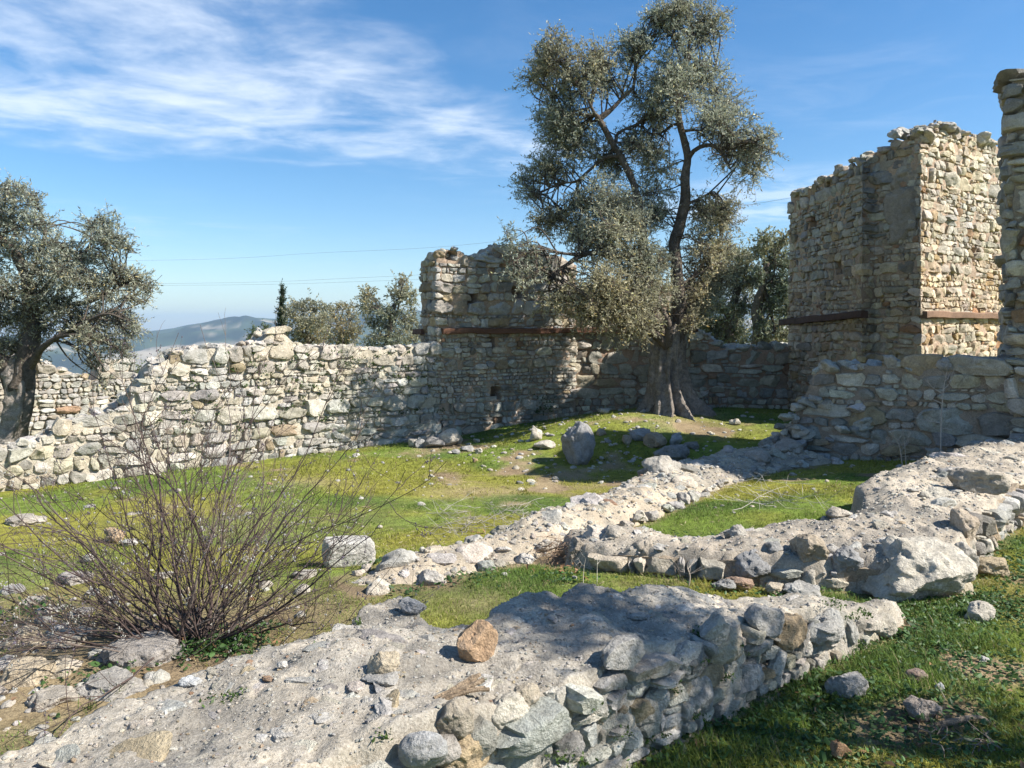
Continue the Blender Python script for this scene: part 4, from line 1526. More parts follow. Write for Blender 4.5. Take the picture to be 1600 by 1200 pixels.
    x, y = x[ok][:1000], y[ok][:1000]
    zz = G(x, y)
    tn = pick_tint(r, len(x), W_PALE)
    for i in range(len(x)):
        sz = .006 * (5 ** (r.random() ** 1.8)) * (2.6 if (x[i] < -1.2 and y[i] < 5.5) else 1.1 if y[i] < 6 else 2.2)
        v, f = LIB1[r.integers(10)]
        M_, _ = rotm(r)
        b.add((v * np.array([1.1, .85, .55]) * sz) @ M_.T + np.array([x[i], y[i], zz[i] + sz * .02]), None, f, tn[i])
    link('small_stones', b.mesh('small_stones', MATS['limestone'], True, 40), None, (0, 0, 0), kind='stuff')
    # piece of weathered wood
    p = UZ(722, 1078, .46)
    p[2] = WALL_A.z(p[0], p[1])
    rr = np.random.default_rng(3)
    bt = Batch()
    for k in range(7):
        o = np.array([rr.normal() * .006, (k - 3) * .009, .012 + rr.uniform(0, .02)])
        ln = rr.uniform(.08, .11)
        pts = np.array([[-ln + rr.normal() * .02, o[1] * .5, o[2] * .4], [-ln * .4, o[1] * .8 + rr.normal() * .004, o[2]], [ln * .3, o[1] * 1.4, o[2] + .012], [ln, o[1] * 2.0 + rr.normal() * .006, o[2] + .02 + rr.normal() * .006]])
        c = spline(pts, 12)
        V, Q = tube_geo(c, .0095 * (1 + .3 * fbm(c * 60, 2, k)), 7)
        bt.add(V * .8, Q, None, np.array([.36, .27, .18]) * rr.uniform(.8, 1.2))
    o = link('wood_piece', bt.mesh('wood_piece', MATS['bark'], True, 40), None, p, label='splintered brown piece of weathered wood on the foreground wall top', category='wood')
    o.rotation_euler = (0, 0, .5)
    # root in the near grass
    c = spline([on_ground(1455, 1140) + [0, 0, .01], on_ground(1490, 1140) + [0, 0, .035], on_ground(1530, 1132) + [0, 0, .03], on_ground(1562, 1142) + [0, 0, .0]], 24)
    V, Q = tube_geo(c, np.linspace(.016, .007, 24) * (1 + .25 * fbm(c * 30, 2, 5)), 8)
    link('dead_root', mk_mesh('dead_root', V - c[0], Q, None, MATS['bark'], (.34, .27, .20)), None, c[0], label='grey-brown dead root lying in the near grass', category='root')


build_rocks()


# ---------------------------------------------------------------- trees
def leaves_geo(base, d, length, width, r, tints):
    """four-point leaves; arrays of base points and directions"""
    n = len(base)
    d = d / (np.linalg.norm(d, axis=1)[:, None] + 1e-9)
    s = np.cross(d, r.normal(size=(n, 3)))
    s /= np.linalg.norm(s, axis=1)[:, None] + 1e-9
    nn = np.cross(d, s)
    L = (length * r.uniform(.65, 1.3, n))[:, None]
    W = L * width
    fold = L * .06 * r.normal(size=(n, 1))
    V = np.stack([base, base + d * L * .45 + s * W + nn * fold, base + d * L, base + d * L * .45 - s * W + nn * fold], 1)
    return V.reshape(-1, 3), np.arange(n * 4).reshape(-1, 4), np.repeat(tints, 4, 0)


class Tree:
    def __init__(s, name, label, base, bark, leaf, seed, leaf_len=.062, leaf_w=.15, group=None, cat='tree'):
        s.root = thing(name, label, cat, base, group)
        s.r = np.random.default_rng(seed)
        s.bark, s.leaf, s.ll, s.lw, s.seed = np.array(bark), np.array(leaf), leaf_len, leaf_w, seed
        s.nodes, s.nrad = [], []
        s.V, s.Q, s.C, s.n = [], [], [], 0
        s.tw = Batch()

    def limb(s, pts, r0, r1, name='limb', sides=9, n=None, wob=.05, flute=0.0):
        pts = np.asarray(pts, float)
        ln = np.linalg.norm(np.diff(pts, axis=0), axis=1).sum()
        n = n or max(8, int(ln / .09))
        c = spline(pts, n)
        k = np.linspace(0, 1, n)
        w = wob * np.minimum(1, 6 * k * (1 - k))[:, None]
        c = c + w * np.stack([fbm(c * 1.8 + o, 2, s.seed) for o in (0, 9, 19)], -1) * ln * .22
        rad = r0 + (r1 - r0) * k ** .8
        rad = rad * (1 + .13 * fbm(c * 3.5, 2, s.seed + 3))
        V, Q = tube_geo(c, rad, sides)
        V = V + (V - np.repeat(c, sides, 0)) * (fbm(V * np.array([9, 9, 4.]), 3, s.seed + 5) * .16)[:, None]
        tint = np.clip(s.bark * (1 + .3 * fbm(V * 6, 3, s.seed + 7))[:, None], .01, .6)
        me = mk_mesh(name, V, Q, None, MATS['bark'], tint, True, None, [list(range((n - 1) * sides, n * sides))])
        link(name, me, s.root)
        s.nodes.append(c)
        s.nrad.append(rad)
        return c

    def clump(s, c, rad, n_leaf, hang=.0, shade=1.0, branch=4, tw_len=.3):
        r = s.r
        c, rad = np.asarray(c, float), np.asarray(rad, float)
        nodes = np.concatenate(s.nodes)
        d = np.linalg.norm(nodes - c, axis=1)
        near = nodes[np.argsort(d)[:14]]
        inner = []
        for _ in range(branch):
            a = near[r.integers(len(near))]
            q = r.normal(size=3)
            q = q / np.linalg.norm(q) * r.uniform(.2, .75)
            b = c + q * rad
            m = (a + b) / 2 + r.normal(size=3) * np.linalg.norm(b - a) * .12 + np.array([0, 0, .05])
            cc = spline([a, m, b], 9)
            V, Q = tube_geo(cc, np.linspace(.011, .004, 9) * (1 + .5 * min(1, np.linalg.norm(b - a))), 5)
            s.tw.add(V, Q, None, s.bark * r.uniform(.7, 1.1))
            inner.append(cc[3:])
        inner = np.concatenate(inner)
        nt = max(3, int(n_leaf / 15))
        q = r.normal(size=(nt, 3))
        q /= np.linalg.norm(q, axis=1)[:, None]
        st = c + q * rad * (r.random((nt, 1)) ** .45) * .92
        # pull twig roots a little towards the branches, grow outwards
        k = np.array([np.argmin(((inner - p) ** 2).sum(1)) for p in st])
        out = st - inner[k]
        out /= np.linalg.norm(out, axis=1)[:, None] + 1e-6
        dr = out * .8 + q * .5 + r.normal(size=(nt, 3)) * .55 + np.array([0, 0, .25 - hang])
        dr /= np.linalg.norm(dr, axis=1)[:, None]
        tl = tw_len * r.uniform(.6, 1.4, nt)
        st = st - dr * tl[:, None] * .5
        bend = r.normal(size=(nt, 3)) * .18 + np.array([0, 0, -.18 - hang * .5])
        for i in range(nt):
            t = np.array([0, .5, 1.0])[:, None]
            pts = st[i] + dr[i] * tl[i] * t + bend[i] * tl[i] * t * t
            V, Q = tube_geo(pts, [.0045, .003, .0012], 3)
            s.tw.add(V, Q, None, s.bark * 1.1)
            if i % 3 == 0:
                a = inner[k[i]]
                V, Q = tube_geo(np.array([a, (a + pts[0]) / 2 + r.normal(size=3) * .03, pts[0]]), [.007, .005, .0045], 3)
                s.tw.add(V, Q, None, s.bark)
        m = 15
        t = np.tile(np.linspace(.12, 1.0, m), nt)[:, None] + r.normal(size=(nt * m, 1)) * .03
        rep = np.repeat(np.arange(nt), m)
        p = st[rep] + dr[rep] * tl[rep, None] * t + bend[rep] * tl[rep, None] * t * t
        d = dr[rep] * .55 + r.normal(size=(nt * m, 3)) * .62 + np.array([0, 0, .05 - hang * .4])
        clt = shade * (1 + .22 * float(vnoise(c * 1.3, s.seed)))
        warm = np.clip(float(vnoise(c * .9 + 5, s.seed)), -1, 1)
        base = s.leaf * clt * np.array([1 + .15 * warm, 1.0, 1 - .18 * warm])
        tint = base * r.uniform(.62, 1.45, (nt * m, 1)) * np.array([1, 1, 1]) ** 1
        yl = r.random((nt * m, 1)) < .05
        tint = np.where(yl, tint * np.array([1.9, 1.5, 1.0]), tint)
        V, Q, C = leaves_geo(p, d, s.ll, s.lw, r, tint)
        s.V.append(V)
        s.Q.append(Q + s.n)
        s.C.append(C)
        s.n += len(V)

    def finish(s):
        me = mk_mesh('foliage', np.concatenate(s.V), np.concatenate(s.Q), None, MATS['olive_leaf'], np.clip(np.concatenate(s.C), .005, .6), False)
        link('foliage', me, s.root, (0, 0, 0), kind='stuff')
        link('twigs', s.tw.mesh('twigs', MATS['bark'], True), s.root, (0, 0, 0), kind='stuff')


OLIVE = (.28, .28, .185)
OBARK = (.135, .110, .088)


def gnarled_trunk(tree, px_c, rows, Y, seed, sides=72, tint=(.27, .235, .20)):
    """rows: (photo row, centre column, half width in px)"""
    a = np.array(rows, float)
    n = 90
    k = np.linspace(0, 1, n)
    row = np.interp(k, np.linspace(0, 1, len(a)), a[:, 0])
    cx = np.interp(k, np.linspace(0, 1, len(a)), a[:, 1])
    hw = np.interp(k, np.linspace(0, 1, len(a)), a[:, 2]) / FPX * Y
    th = np.linspace(0, 2 * math.pi, sides, endpoint=False)
    c = np.array([U(cx[i], row[i], Y) for i in range(n)])
    T, Zs = np.meshgrid(th, c[:, 2])
    cyl = np.stack([np.cos(T) * 1.0, np.sin(T) * 1.0, Zs * .45], -1)
    ridge = 1 - np.abs(fbm(cyl * np.array([2.6, 2.6, 1.0]), 3, seed))
    lump = fbm(cyl * 1.3 + 4, 3, seed + 1)
    f = 1 + (ridge - .6) * .55 + lump * .24 + fbm(cyl * np.array([7, 7, 1.4]), 3, seed + 7) * .07
    low = (1 - k)[:, None] ** 2
    lobes = 1 + .22 * low * np.cos(T * 5 + 2.0 * lump)
    R = hw[:, None] * f * lobes
    V = np.stack([c[:, None, 0] + R * np.cos(T), c[:, None, 1] + R * np.sin(T) * .9, Zs], -1)
    V += (fbm(V * 9, 3, seed + 3) * .018)[..., None]
    t = np.array(tint) * (1 + .35 * fbm(V.reshape(-1, 3) * np.array([6, 6, 2.]), 3, seed + 5))[:, None]
    me = mk_mesh('trunk', V.reshape(-1, 3), grid_quads(n, sides, True), None, MATS['bark'], np.clip(t, .02, .6), True, None, [list(range((n - 1) * sides, n * sides))])
    link('trunk', me, tree.root)
    tree.nodes.append(c[-8:])
    tree.nrad.append(hw[-8:])


def build_main_olive():
    Y0 = 13.55
    t = Tree('olive_tree', 'tall old olive tree with a fluted trunk standing on the grass mound', (2.77, Y0, g1(2.77, Y0) - .02), OBARK, OLIVE, 901, .060, .15)

    def W(px, py, dy=0):
        return U(px, py, Y0 + dy)
    gnarled_trunk(t, 1045, [(662, 1045, 60), (638, 1045, 44), (620, 1043, 33), (604, 1042, 28), (588, 1042, 25), (570, 1043, 23), (552, 1044, 22), (538, 1046, 22), (526, 1048, 19), (512, 1052, 14), (500, 1055, 7)], Y0, 902)
    for i, (px, py, dy) in enumerate([(985, 652, -.1), (1012, 662, -.3), (1082, 662, -.25), (1102, 650, .1)]):
        t.limb([W(1045 + (px - 1045) * .3, 634, dy * .3), W(1045 + (px - 1045) * .65, 649, dy * .7), W(px, py + 12, dy)], .11, .06, 'root', 10)
    P = lambda *a: [W(*q) for q in a]
    t.limb(P((1056, 535, 0), (1062, 500, 0), (1060, 465, 0), (1057, 430, .05), (1056, 385, .1), (1064, 345, .1), (1071, 312, .05), (1069, 280, 0), (1074, 250, 0), (1068, 215, 0), (1061, 185, 0), (1060, 150, .1), (1067, 115, .1), (1075, 80, .1), (1082, 45, .1)), .155, .02, wob=.025)
    t.limb(P((1038, 535, -.05), (1030, 510, -.1), (1015, 470, -.15), (1008, 420, -.1), (1003, 360, 0), (997, 315, 0), (987, 280, 0), (966, 238, 0), (948, 207, 0), (936, 186, 0)), .125, .045, wob=.025)
    t.limb(P((1040, 540, -.15), (1025, 525, -.3), (1000, 510, -.5), (975, 500, -.7)), .10, .03)
    t.limb(P((1044, 540, -.2), (1045, 510, -.3), (1038, 490, -.35), (1028, 478, -.4)), .085, .04)
    t.limb(P((936, 186, 0), (950, 174, .0), (968, 157, .1), (988, 138, .1), (993, 112, .15), (1000, 85, .15), (1003, 60, .1)), .05, .012)
    t.limb(P((936, 186, 0), (925, 172, -.2), (914, 148, -.3), (895, 120, -.4), (880, 90, -.4)), .045, .010)
    t.limb(P((930, 180, 0), (905, 180, .2), (880, 170, .3), (850, 135, .3)), .035, .010)
    t.limb(P((962, 222, 0), (966, 208, .1), (982, 200, .2), (1002, 190, .3), (1018, 172, .4)), .042, .010)
    t.limb(P((1003, 395, 0), (965, 400, -.3), (930, 395, -.6), (910, 398, -.7), (888, 410, -.8), (868, 428, -.9), (857, 452, -1.0)), .060, .022)
    t.limb(P((905, 398, -.7), (880, 395, -.9), (850, 390, -1.1), (820, 400, -1.3), (795, 415, -1.5)), .030, .010)
    t.limb(P((970, 244, 0), (946, 245, .1), (921, 266, .2), (901, 283, .2), (880, 285, .3), (858, 293, .4), (835, 306, .5)), .040, .010)
    t.limb(P((905, 284, .2), (893, 315, .2), (878, 338, .3), (860, 350, .3)), .025, .010)
    t.limb(P((1074, 250, 0), (1084, 236, -.1), (1104, 227, -.2), (1125, 233, -.3), (1134, 252, -.3), (1141, 264, -.3)), .055, .018)
    t.limb(P((1125, 233, -.3), (1150, 225, -.4), (1175, 222, -.5), (1190, 215, -.5)), .03, .008)
    t.limb(P((1066, 205, 0), (1088, 204, -.1), (1102, 216, -.2)), .035, .012)
    t.limb(P((1063, 195, 0), (1050, 195, .2), (1030, 209, .3), (1005, 206, .4), (985, 203, .5)), .035, .010)
    t.limb(P((1060, 150, .1), (1085, 130, .2), (1110, 120, .3), (1125, 100, .3)), .03, .010)
    t.limb(P((1060, 455, 0), (1085, 430, .3), (1110, 410, .5), (1125, 385, .6)), .05, .012)
    t.limb(P((1071, 320, 0), (1095, 310, .2), (1115, 300, .3), (1130, 315, .3)), .03, .01)
    t.limb(P((1015, 470, -.15), (985, 450, -.6), (955, 440, -.9), (930, 450, -1.1)), .05, .012)
    t.limb(P((1003, 360, 0), (985, 345, -.3), (965, 335, -.5), (945, 330, -.6)), .04, .012)
    cl = [(868, 66, 26, 20, -.4), (835, 124, 27, 24, .3), (850, 90, 24, 25, -.1), (885, 100, 38, 30, -.4), (868, 165, 38, 32, .3), (905, 130, 34, 28, -.3), (930, 95, 34, 30, -.2), (950, 128, 30, 25, .2), (985, 78, 32, 32, .1), (1000, 62, 20, 22, .1),
          (1040, 22, 32, 26, .2), (1075, 16, 34, 26, .2), (1112, 32, 26, 28, .3), (1055, 60, 34, 28, .1), (1100, 50, 30, 24, .3), (1068, 102, 40, 30, .1), (1035, 128, 36, 32, .2), (1100, 125, 38, 34, .3), (1022, 30, 20, 18, .1),
          (1128, 165, 36, 34, .3), (1060, 150, 40, 32, -.3), (1150, 205, 36, 30, -.3), (1192, 212, 22, 16, -.5), (1180, 240, 30, 24, -.4), (1172, 270, 26, 20, -.3), (1120, 195, 34, 28, -.2), (1140, 240, 30, 24, .4), (1010, 155, 36, 28, .4), (1025, 190, 30, 24, .5),
          (878, 205, 34, 26, .3), (905, 190, 34, 26, .2), (858, 190, 26, 22, .4), (892, 230, 38, 26, .3), (845, 262, 34, 24, .5), (818, 282, 18, 22, .6), (828, 305, 20, 14, .6), (875, 262, 32, 20, .4), (935, 235, 34, 22, .4), (960, 265, 28, 24, .5),
          (1010, 232, 38, 26, .5), (1030, 265, 36, 26, .5), (990, 215, 25, 20, .6), (935, 300, 40, 30, -.2), (905, 318, 28, 22, .3), (868, 335, 34, 22, .3), (848, 352, 20, 14, .4), (895, 352, 36, 26, .3), (795, 372, 16, 22, -1.3), (812, 392, 28, 20, -1.3),
          (842, 400, 26, 18, -1.2), (965, 325, 40, 32, -.5), (950, 350, 44, 32, -.6), (985, 350, 40, 34, -.3), (945, 385, 44, 28, -.6), (985, 395, 40, 30, -.5), (1020, 300, 34, 26, .4), (1025, 340, 30, 24, .4), (915, 375, 32, 24, -.2),
          (935, 435, 40, 28, -1.1), (960, 465, 46, 34, -1.1), (990, 480, 36, 34, -.9), (1000, 440, 36, 32, -.7), (935, 485, 34, 26, -1.1), (970, 515, 26, 20, -1.0), (905, 465, 32, 24, -1.1), (880, 465, 30, 24, -1.2), (860, 470, 24, 20, -1.1), (1010, 410, 36, 30, -.4), (1030, 450, 24, 26, -.4),
          (1100, 330, 36, 30, .3), (1135, 325, 26, 22, .3), (1125, 350, 30, 26, .4), (1095, 375, 34, 28, .4), (1130, 390, 26, 24, .6), (1105, 415, 36, 28, .5), (1085, 445, 30, 28, .4), (1120, 440, 28, 24, .6), (1075, 475, 20, 24, .5), (1040, 400, 20, 24, .4),
          (1010, 505, 22, 16, -.9), (1078, 498, 18, 18, -.4), (1092, 478, 22, 20, .2), (805, 425, 24, 16, -1.5), (830, 430, 22, 14, -1.3), (915, 500, 22, 16, -1.1)]
    rr = np.random.default_rng(99)
    for i in range(len(cl)):
        a = cl[i]
        j = min((q for q in range(len(cl)) if q != i), key=lambda q: (cl[q][0] - a[0]) ** 2 + (cl[q][1] - a[1]) ** 2 + rr.uniform(0, 1500))
        b = cl[j]
        cl.append(((a[0] + b[0]) / 2 + rr.normal() * 6, (a[1] + b[1]) / 2 + rr.normal() * 6, a[2] * .6, a[3] * .6, (a[4] + b[4]) / 2 + rr.normal() * .3))
    for i, (px, py, rx, ry, dy) in enumerate(cl):
        k = Y0 / FPX
        sparse = .45 if (px < 900 and py > 360) else 1.0
        n = int(rx * ry * 1.75 * sparse)
        t.clump(W(px, py, dy), (rx * k * 1.2, (rx + ry) * .72 * k, ry * k * 1.2), n, .12 if py > 380 else 0)
    t.finish()


def build_left_olive():
    Y0 = 12.4
    b = U(18, 696, Y0)
    t = Tree('olive_tree', 'smaller olive tree with a bent gnarled trunk, at the end of the long wall', (b[0], Y0, g1(b[0], Y0) - .02), OBARK, (.27, .275, .19), 921, .058, .15)

    def W(px, py, dy=0):
        return U(px, py, Y0 + dy)
    P = lambda *a: [W(*q) for q in a]
    gnarled_trunk(t, 18, [(735, 8, 34), (700, 12, 27), (680, 16, 22), (660, 22, 19), (640, 26, 18), (620, 29, 19), (600, 29, 21), (588, 28, 22), (572, 29, 20), (560, 32, 14), (550, 36, 6)], Y0, 922, 30, (.30, .265, .23))
    t.limb(P((32, 605), (40, 560, 0), (48, 520, .1), (50, 480, .1), (44, 440, .0), (30, 405, 0), (12, 383, 0), (-6, 368, 0), (-30, 345, 0)), .19, .03)
    t.limb(P((22, 608), (6, 568, -.1), (-18, 545, -.2), (-45, 500, -.3), (-60, 440, -.3)), .16, .03)
    t.limb(P((42, 580), (56, 558, -.1), (68, 542, -.2), (90, 526, -.3), (118, 524, -.4), (138, 530, -.5)), .08, .014)
    t.limb(P((48, 500, .1), (75, 480, .1), (110, 475, .2), (150, 468, .2), (182, 450, .2), (212, 440, .2)), .06, .014)
    t.limb(P((50, 480, .1), (80, 440, .2), (112, 415, .2), (135, 392, .2), (148, 370, .2), (160, 350, .2)), .055, .012)
    t.limb(P((44, 440, .0), (60, 400, .2), (70, 360, .2), (60, 320, .2)), .05, .012)
    t.limb(P((90, 526, -.3), (130, 505, -.4), (165, 490, -.5), (195, 500, -.5)), .035, .010)
    cl = [(12, 300, 36, 22), (48, 310, 20, 22), (-20, 330, 50, 45), (20, 345, 42, 32), (60, 345, 24, 22), (-40, 400, 50, 45), (30, 385, 36, 28), (75, 380, 30, 26), (100, 395, 32, 30), (70, 420, 40, 30), (110, 430, 38, 28), (130, 405, 20, 22),
          (140, 352, 16, 18), (168, 345, 22, 22), (160, 375, 30, 24), (185, 372, 16, 20), (200, 385, 12, 12), (150, 400, 22, 16), (145, 440, 30, 22), (180, 425, 28, 20), (205, 435, 28, 22), (230, 445, 18, 16), (160, 460, 30, 20), (210, 465, 24, 14),
          (30, 450, 44, 32), (80, 465, 40, 28), (-30, 480, 50, 50), (20, 495, 44, 30), (65, 505, 40, 26), (110, 490, 38, 26), (150, 500, 38, 26), (185, 500, 30, 24), (205, 512, 18, 18), (140, 530, 26, 26), (172, 535, 20, 24), (148, 562, 16, 20), (120, 515, 26, 18),
          (15, 540, 30, 22), (40, 545, 26, 18), (195, 545, 16, 22), (-20, 545, 30, 25), (160, 592, 10, 14)]
    for px, py, rx, ry in cl:
        k = Y0 / FPX
        t.clump(W(px, py, t.r.normal() * .25), (rx * k, (rx + ry) * .6 * k, ry * k), int(rx * ry * 1.55), .1 if py > 480 else 0)
    t.finish()


def far_tree(name, label, Y0, trunk, clumps, leaf, seed, density=.55, leaf_len=.12, group='trees beyond the ruin'):
    k = Y0 / FPX
    b = U(trunk[0][0], trunk[0][1], Y0)
    t = Tree(name, label, (b[0], Y0, b[2]), OBARK, leaf, seed, leaf_len, .19, group)
    W = lambda px, py, dy=0: U(px, py, Y0 + dy)
    main = [W(*q) for q in trunk]
    t.limb(main, .22, .05, 'trunk', 9, wob=.04)
    top = trunk[-1]
    for i, (px, py, rx, ry) in enumerate(clumps):
        if i % 2 == 0:
            a = trunk[min(len(trunk) - 1, 1 + i % max(1, len(trunk) - 1))]
            t.limb([W(*a), W((a[0] + px) / 2 + 3, (a[1] + py) / 2 - 3, .2), W(px, py, t.r.normal() * .3)], .07, .02, 'limb', 6)
    for px, py, rx, ry in clumps:
        t.clump(W(px, py, t.r.normal() * .5), (rx * k, (rx + ry) * .65 * k, ry * k), int(rx * ry * density * 4.6), 0, 1, 3, .45)
    t.finish()


def build_far_trees():
    L1 = (.21, .20, .12)
    far_tree('olive_tree', 'grey-green olive tree beyond the long wall, next to the dark cypress', 34, [(480, 580), (480, 540), (478, 500)],
             [(455, 490, 16, 20), (470, 478, 16, 16), (490, 480, 18, 16), (475, 505, 26, 22), (500, 505, 22, 22), (460, 525, 20, 18), (490, 530, 26, 18), (508, 485, 12, 14)], L1, 941)
    far_tree('olive_tree', 'low rounded olive between two taller ones beyond the long wall', 36, [(535, 580), (533, 545), (532, 510)],
             [(520, 490, 14, 14), (538, 480, 16, 14), (550, 495, 14, 16), (530, 510, 22, 18), (552, 520, 18, 18), (535, 535, 24, 14), (515, 525, 14, 16)], (.21, .20, .12), 942)
    far_tree('olive_tree', 'tall feathery olive against the sky beside the middle tower', 30, [(604, 590), (606, 540), (612, 500), (620, 470)],
             [(630, 440, 14, 14), (622, 460, 20, 16), (640, 465, 16, 18), (575, 460, 16, 14), (582, 480, 20, 18), (570, 478, 10, 12), (610, 490, 26, 18), (640, 500, 18, 22), (590, 505, 22, 14), (620, 525, 28, 18), (585, 530, 20, 14), (645, 530, 14, 18), (600, 545, 20, 12)], (.20, .20, .125), 943, .5)
    far_tree('olive_tree', 'dark spreading olive beyond the shaded wall, close to the big trunk', 24, [(1143, 580), (1141, 530), (1140, 490), (1150, 450)],
             [(1150, 400, 20, 16), (1165, 420, 24, 20), (1135, 430, 28, 24), (1110, 450, 24, 24), (1160, 445, 24, 20), (1095, 480, 24, 26), (1125, 475, 22, 22), (1110, 510, 30, 22), (1150, 520, 24, 16), (1085, 505, 20, 22), (1170, 400, 12, 12), (1180, 440, 14, 14), (1140, 500, 24, 24), (1160, 480, 18, 20), (1125, 530, 30, 14), (1155, 540, 20, 14)], (.18, .185, .11), 944, .62, .10)
    far_tree('olive_tree', 'olive with a bare leaning stem between the tall tower and the open valley view', 23, [(1188, 580), (1184, 520), (1181, 480), (1190, 450), (1200, 410)],
             [(1195, 372, 14, 14), (1190, 390, 16, 16), (1215, 385, 18, 16), (1228, 375, 12, 12), (1212, 410, 22, 18), (1230, 410, 14, 20), (1205, 440, 22, 20), (1228, 445, 16, 22), (1212, 475, 20, 22), (1232, 485, 12, 26), (1210, 510, 22, 20), (1200, 530, 24, 14), (1228, 525, 16, 16), (1188, 430, 12, 14), (1195, 470, 14, 18), (1190, 505, 12, 16), (1182, 540, 14, 12), (1220, 455, 20, 20), (1215, 540, 26, 12)], (.18, .19, .11), 945, .62, .10)
    far_tree('bush', 'small round green bush on the far slope, between cypress and long wall', 48, [(405, 560), (405, 525)], [(400, 520, 14, 12), (412, 516, 13, 12), (405, 528, 16, 10), (392, 528, 8, 8)], (.10, .125, .055), 946, .7, .14)
    far_tree('bush', 'green bush in the gap behind the broken end of the long wall', 20, [(225, 640), (225, 600)], [(222, 585, 14, 18), (232, 600, 14, 20), (215, 605, 10, 18), (228, 620, 14, 16)], (.10, .13, .055), 947, .9, .07)
    far_tree('bush', 'pale bush top showing over the highest part of the long wall', 22, [(268, 590), (268, 565)], [(262, 554, 9, 7), (272, 552, 9, 7), (268, 560, 12, 8)], (.11, .12, .06), 948, .9, .07)
    # cypress
    Y0 = 44.0
    b = U(441, 590, Y0)
    t = Tree('cypress_tree', 'single dark narrow cypress rising beyond the long wall', (b[0], Y0, b[2]), (.10, .075, .055), (.030, .048, .018), 950, .13, .16, None, 'tree')
    t.limb([U(441, 590, Y0), U(441, 520, Y0), U(441, 455, Y0)], .16, .02, 'trunk', 7, wob=0)
    k = Y0 / FPX
    for i in range(20):
        f = i / 19
        py = 568 - f * 113
        rr_ = (1 - f) ** .55 * 9.5 + 1.6
        for _ in range(3):
            t.clump(U(441 + t.r.normal() * rr_ * .32, py + t.r.normal() * 2, Y0 + t.r.normal() * rr_ * k * .4), (rr_ * k * .62, rr_ * k * .62, 6.5 * k), int(230 * (1 - f * .6)), -.8, 1, 1, .35)
    t.finish()


build_main_olive()
build_left_olive()
build_far_trees()


# ---------------------------------------------------------------- bare shrub in front
def build_shrub():
    r = np.random.default_rng(61)
    b = on_ground(305, 1004)
    root = thing('bare_shrub', 'large leafless shrub with a fan of thin purplish-brown stems, in the foreground', 'shrub', b)
    buds = Batch()
    OV, OF = ICO[0]

    def stem_path(o, d, ln, up, n):
        pts = [o]
        d = d / np.linalg.norm(d)
        st = ln / (n - 1)
        for _ in range(n - 1):
            d = d + np.array([0, 0, up]) * st + r.normal(size=3) * .13
            d /= np.linalg.norm(d)
            pts.append(pts[-1] + d * st)
        return np.array(pts)
    for i in range(96):
        az = r.uniform(0, 2 * math.pi) if i < 74 else r.normal(math.pi * .97, .5)
        lean = math.radians(r.uniform(45, 80)) if i >= 74 else math.radians(r.choice([r.uniform(4, 30), r.uniform(30, 55), r.uniform(55, 82)], p=[.34, .36, .30]))
        d = np.array([math.cos(az) * math.sin(lean) * 1.15, math.sin(az) * math.sin(lean) * .75, math.cos(lean)])
        ln = r.uniform(.8, 2.0) * (1.0 if lean < .7 else .85)
        o = b + np.array([r.normal() * .085, r.normal() * .07, -.03])
        p = stem_path(o, d, ln, .28 if lean > .5 else .05, 14)
        r0 = r.uniform(.0028, .006) if i % 7 else r.uniform(.008, .011)
        tint = np.array([.082, .058, .050]) * r.uniform(.65, 1.35) if r.random() < .8 else np.array([.15, .12, .10]) * r.uniform(.8, 1.2)
        bt = Batch()
        V, Q = tube_geo(p, np.linspace(r0, .0014, 14), 5)
        bt.add(V, Q, None, tint)
        for _ in range(r.integers(6, 12)):
            k = r.integers(3, 13)
            t = (p[min(k + 1, 13)] - p[k - 1])
            t /= np.linalg.norm(t)
            dd = t + r.normal(size=3) * .5
            l2 = ln * r.uniform(.2, .55) * (1.2 - k / 16)
            c = stem_path(p[k], dd, l2, .5, 7)
            V, Q = tube_geo(c, np.linspace(max(.0022, r0 * .42 * (1 - k / 20)), .0009, 7), 4)
            bt.add(V, Q, None, tint * r.uniform(.85, 1.2))
            for _ in range(r.integers(1, 4)):
                k2 = r.integers(2, 6)
                dd2 = (c[k2] - c[k2 - 1])
                dd2 = dd2 / np.linalg.norm(dd2) + r.normal(size=3) * .5
                c2 = stem_path(c[k2], dd2, l2 * r.uniform(.25, .6), .4, 5)
                V, Q = tube_geo(c2, np.linspace(.0013, .0007, 5), 3)
                bt.add(V, Q, None, tint * r.uniform(.85, 1.2))
                if r.random() < .33:
                    pale = r.random() < .55
                    for s in range(9):
                        q = c2[r.integers(1, 5)] + r.normal(size=3) * .004
                        buds.add(OV * r.uniform(.0018, .0042) * np.array([1, 1, 1.4]) + q, None, OF, (np.array([.32, .31, .27]) if pale else np.array([.12, .10, .12])) * r.uniform(.7, 1.2))
        me = bt.mesh('stem', MATS['dry_twig'], True)
        link('stem', me, root)
    link('buds', buds.mesh('buds', MATS['dry_twig'], False), root, kind='stuff')


build_shrub()


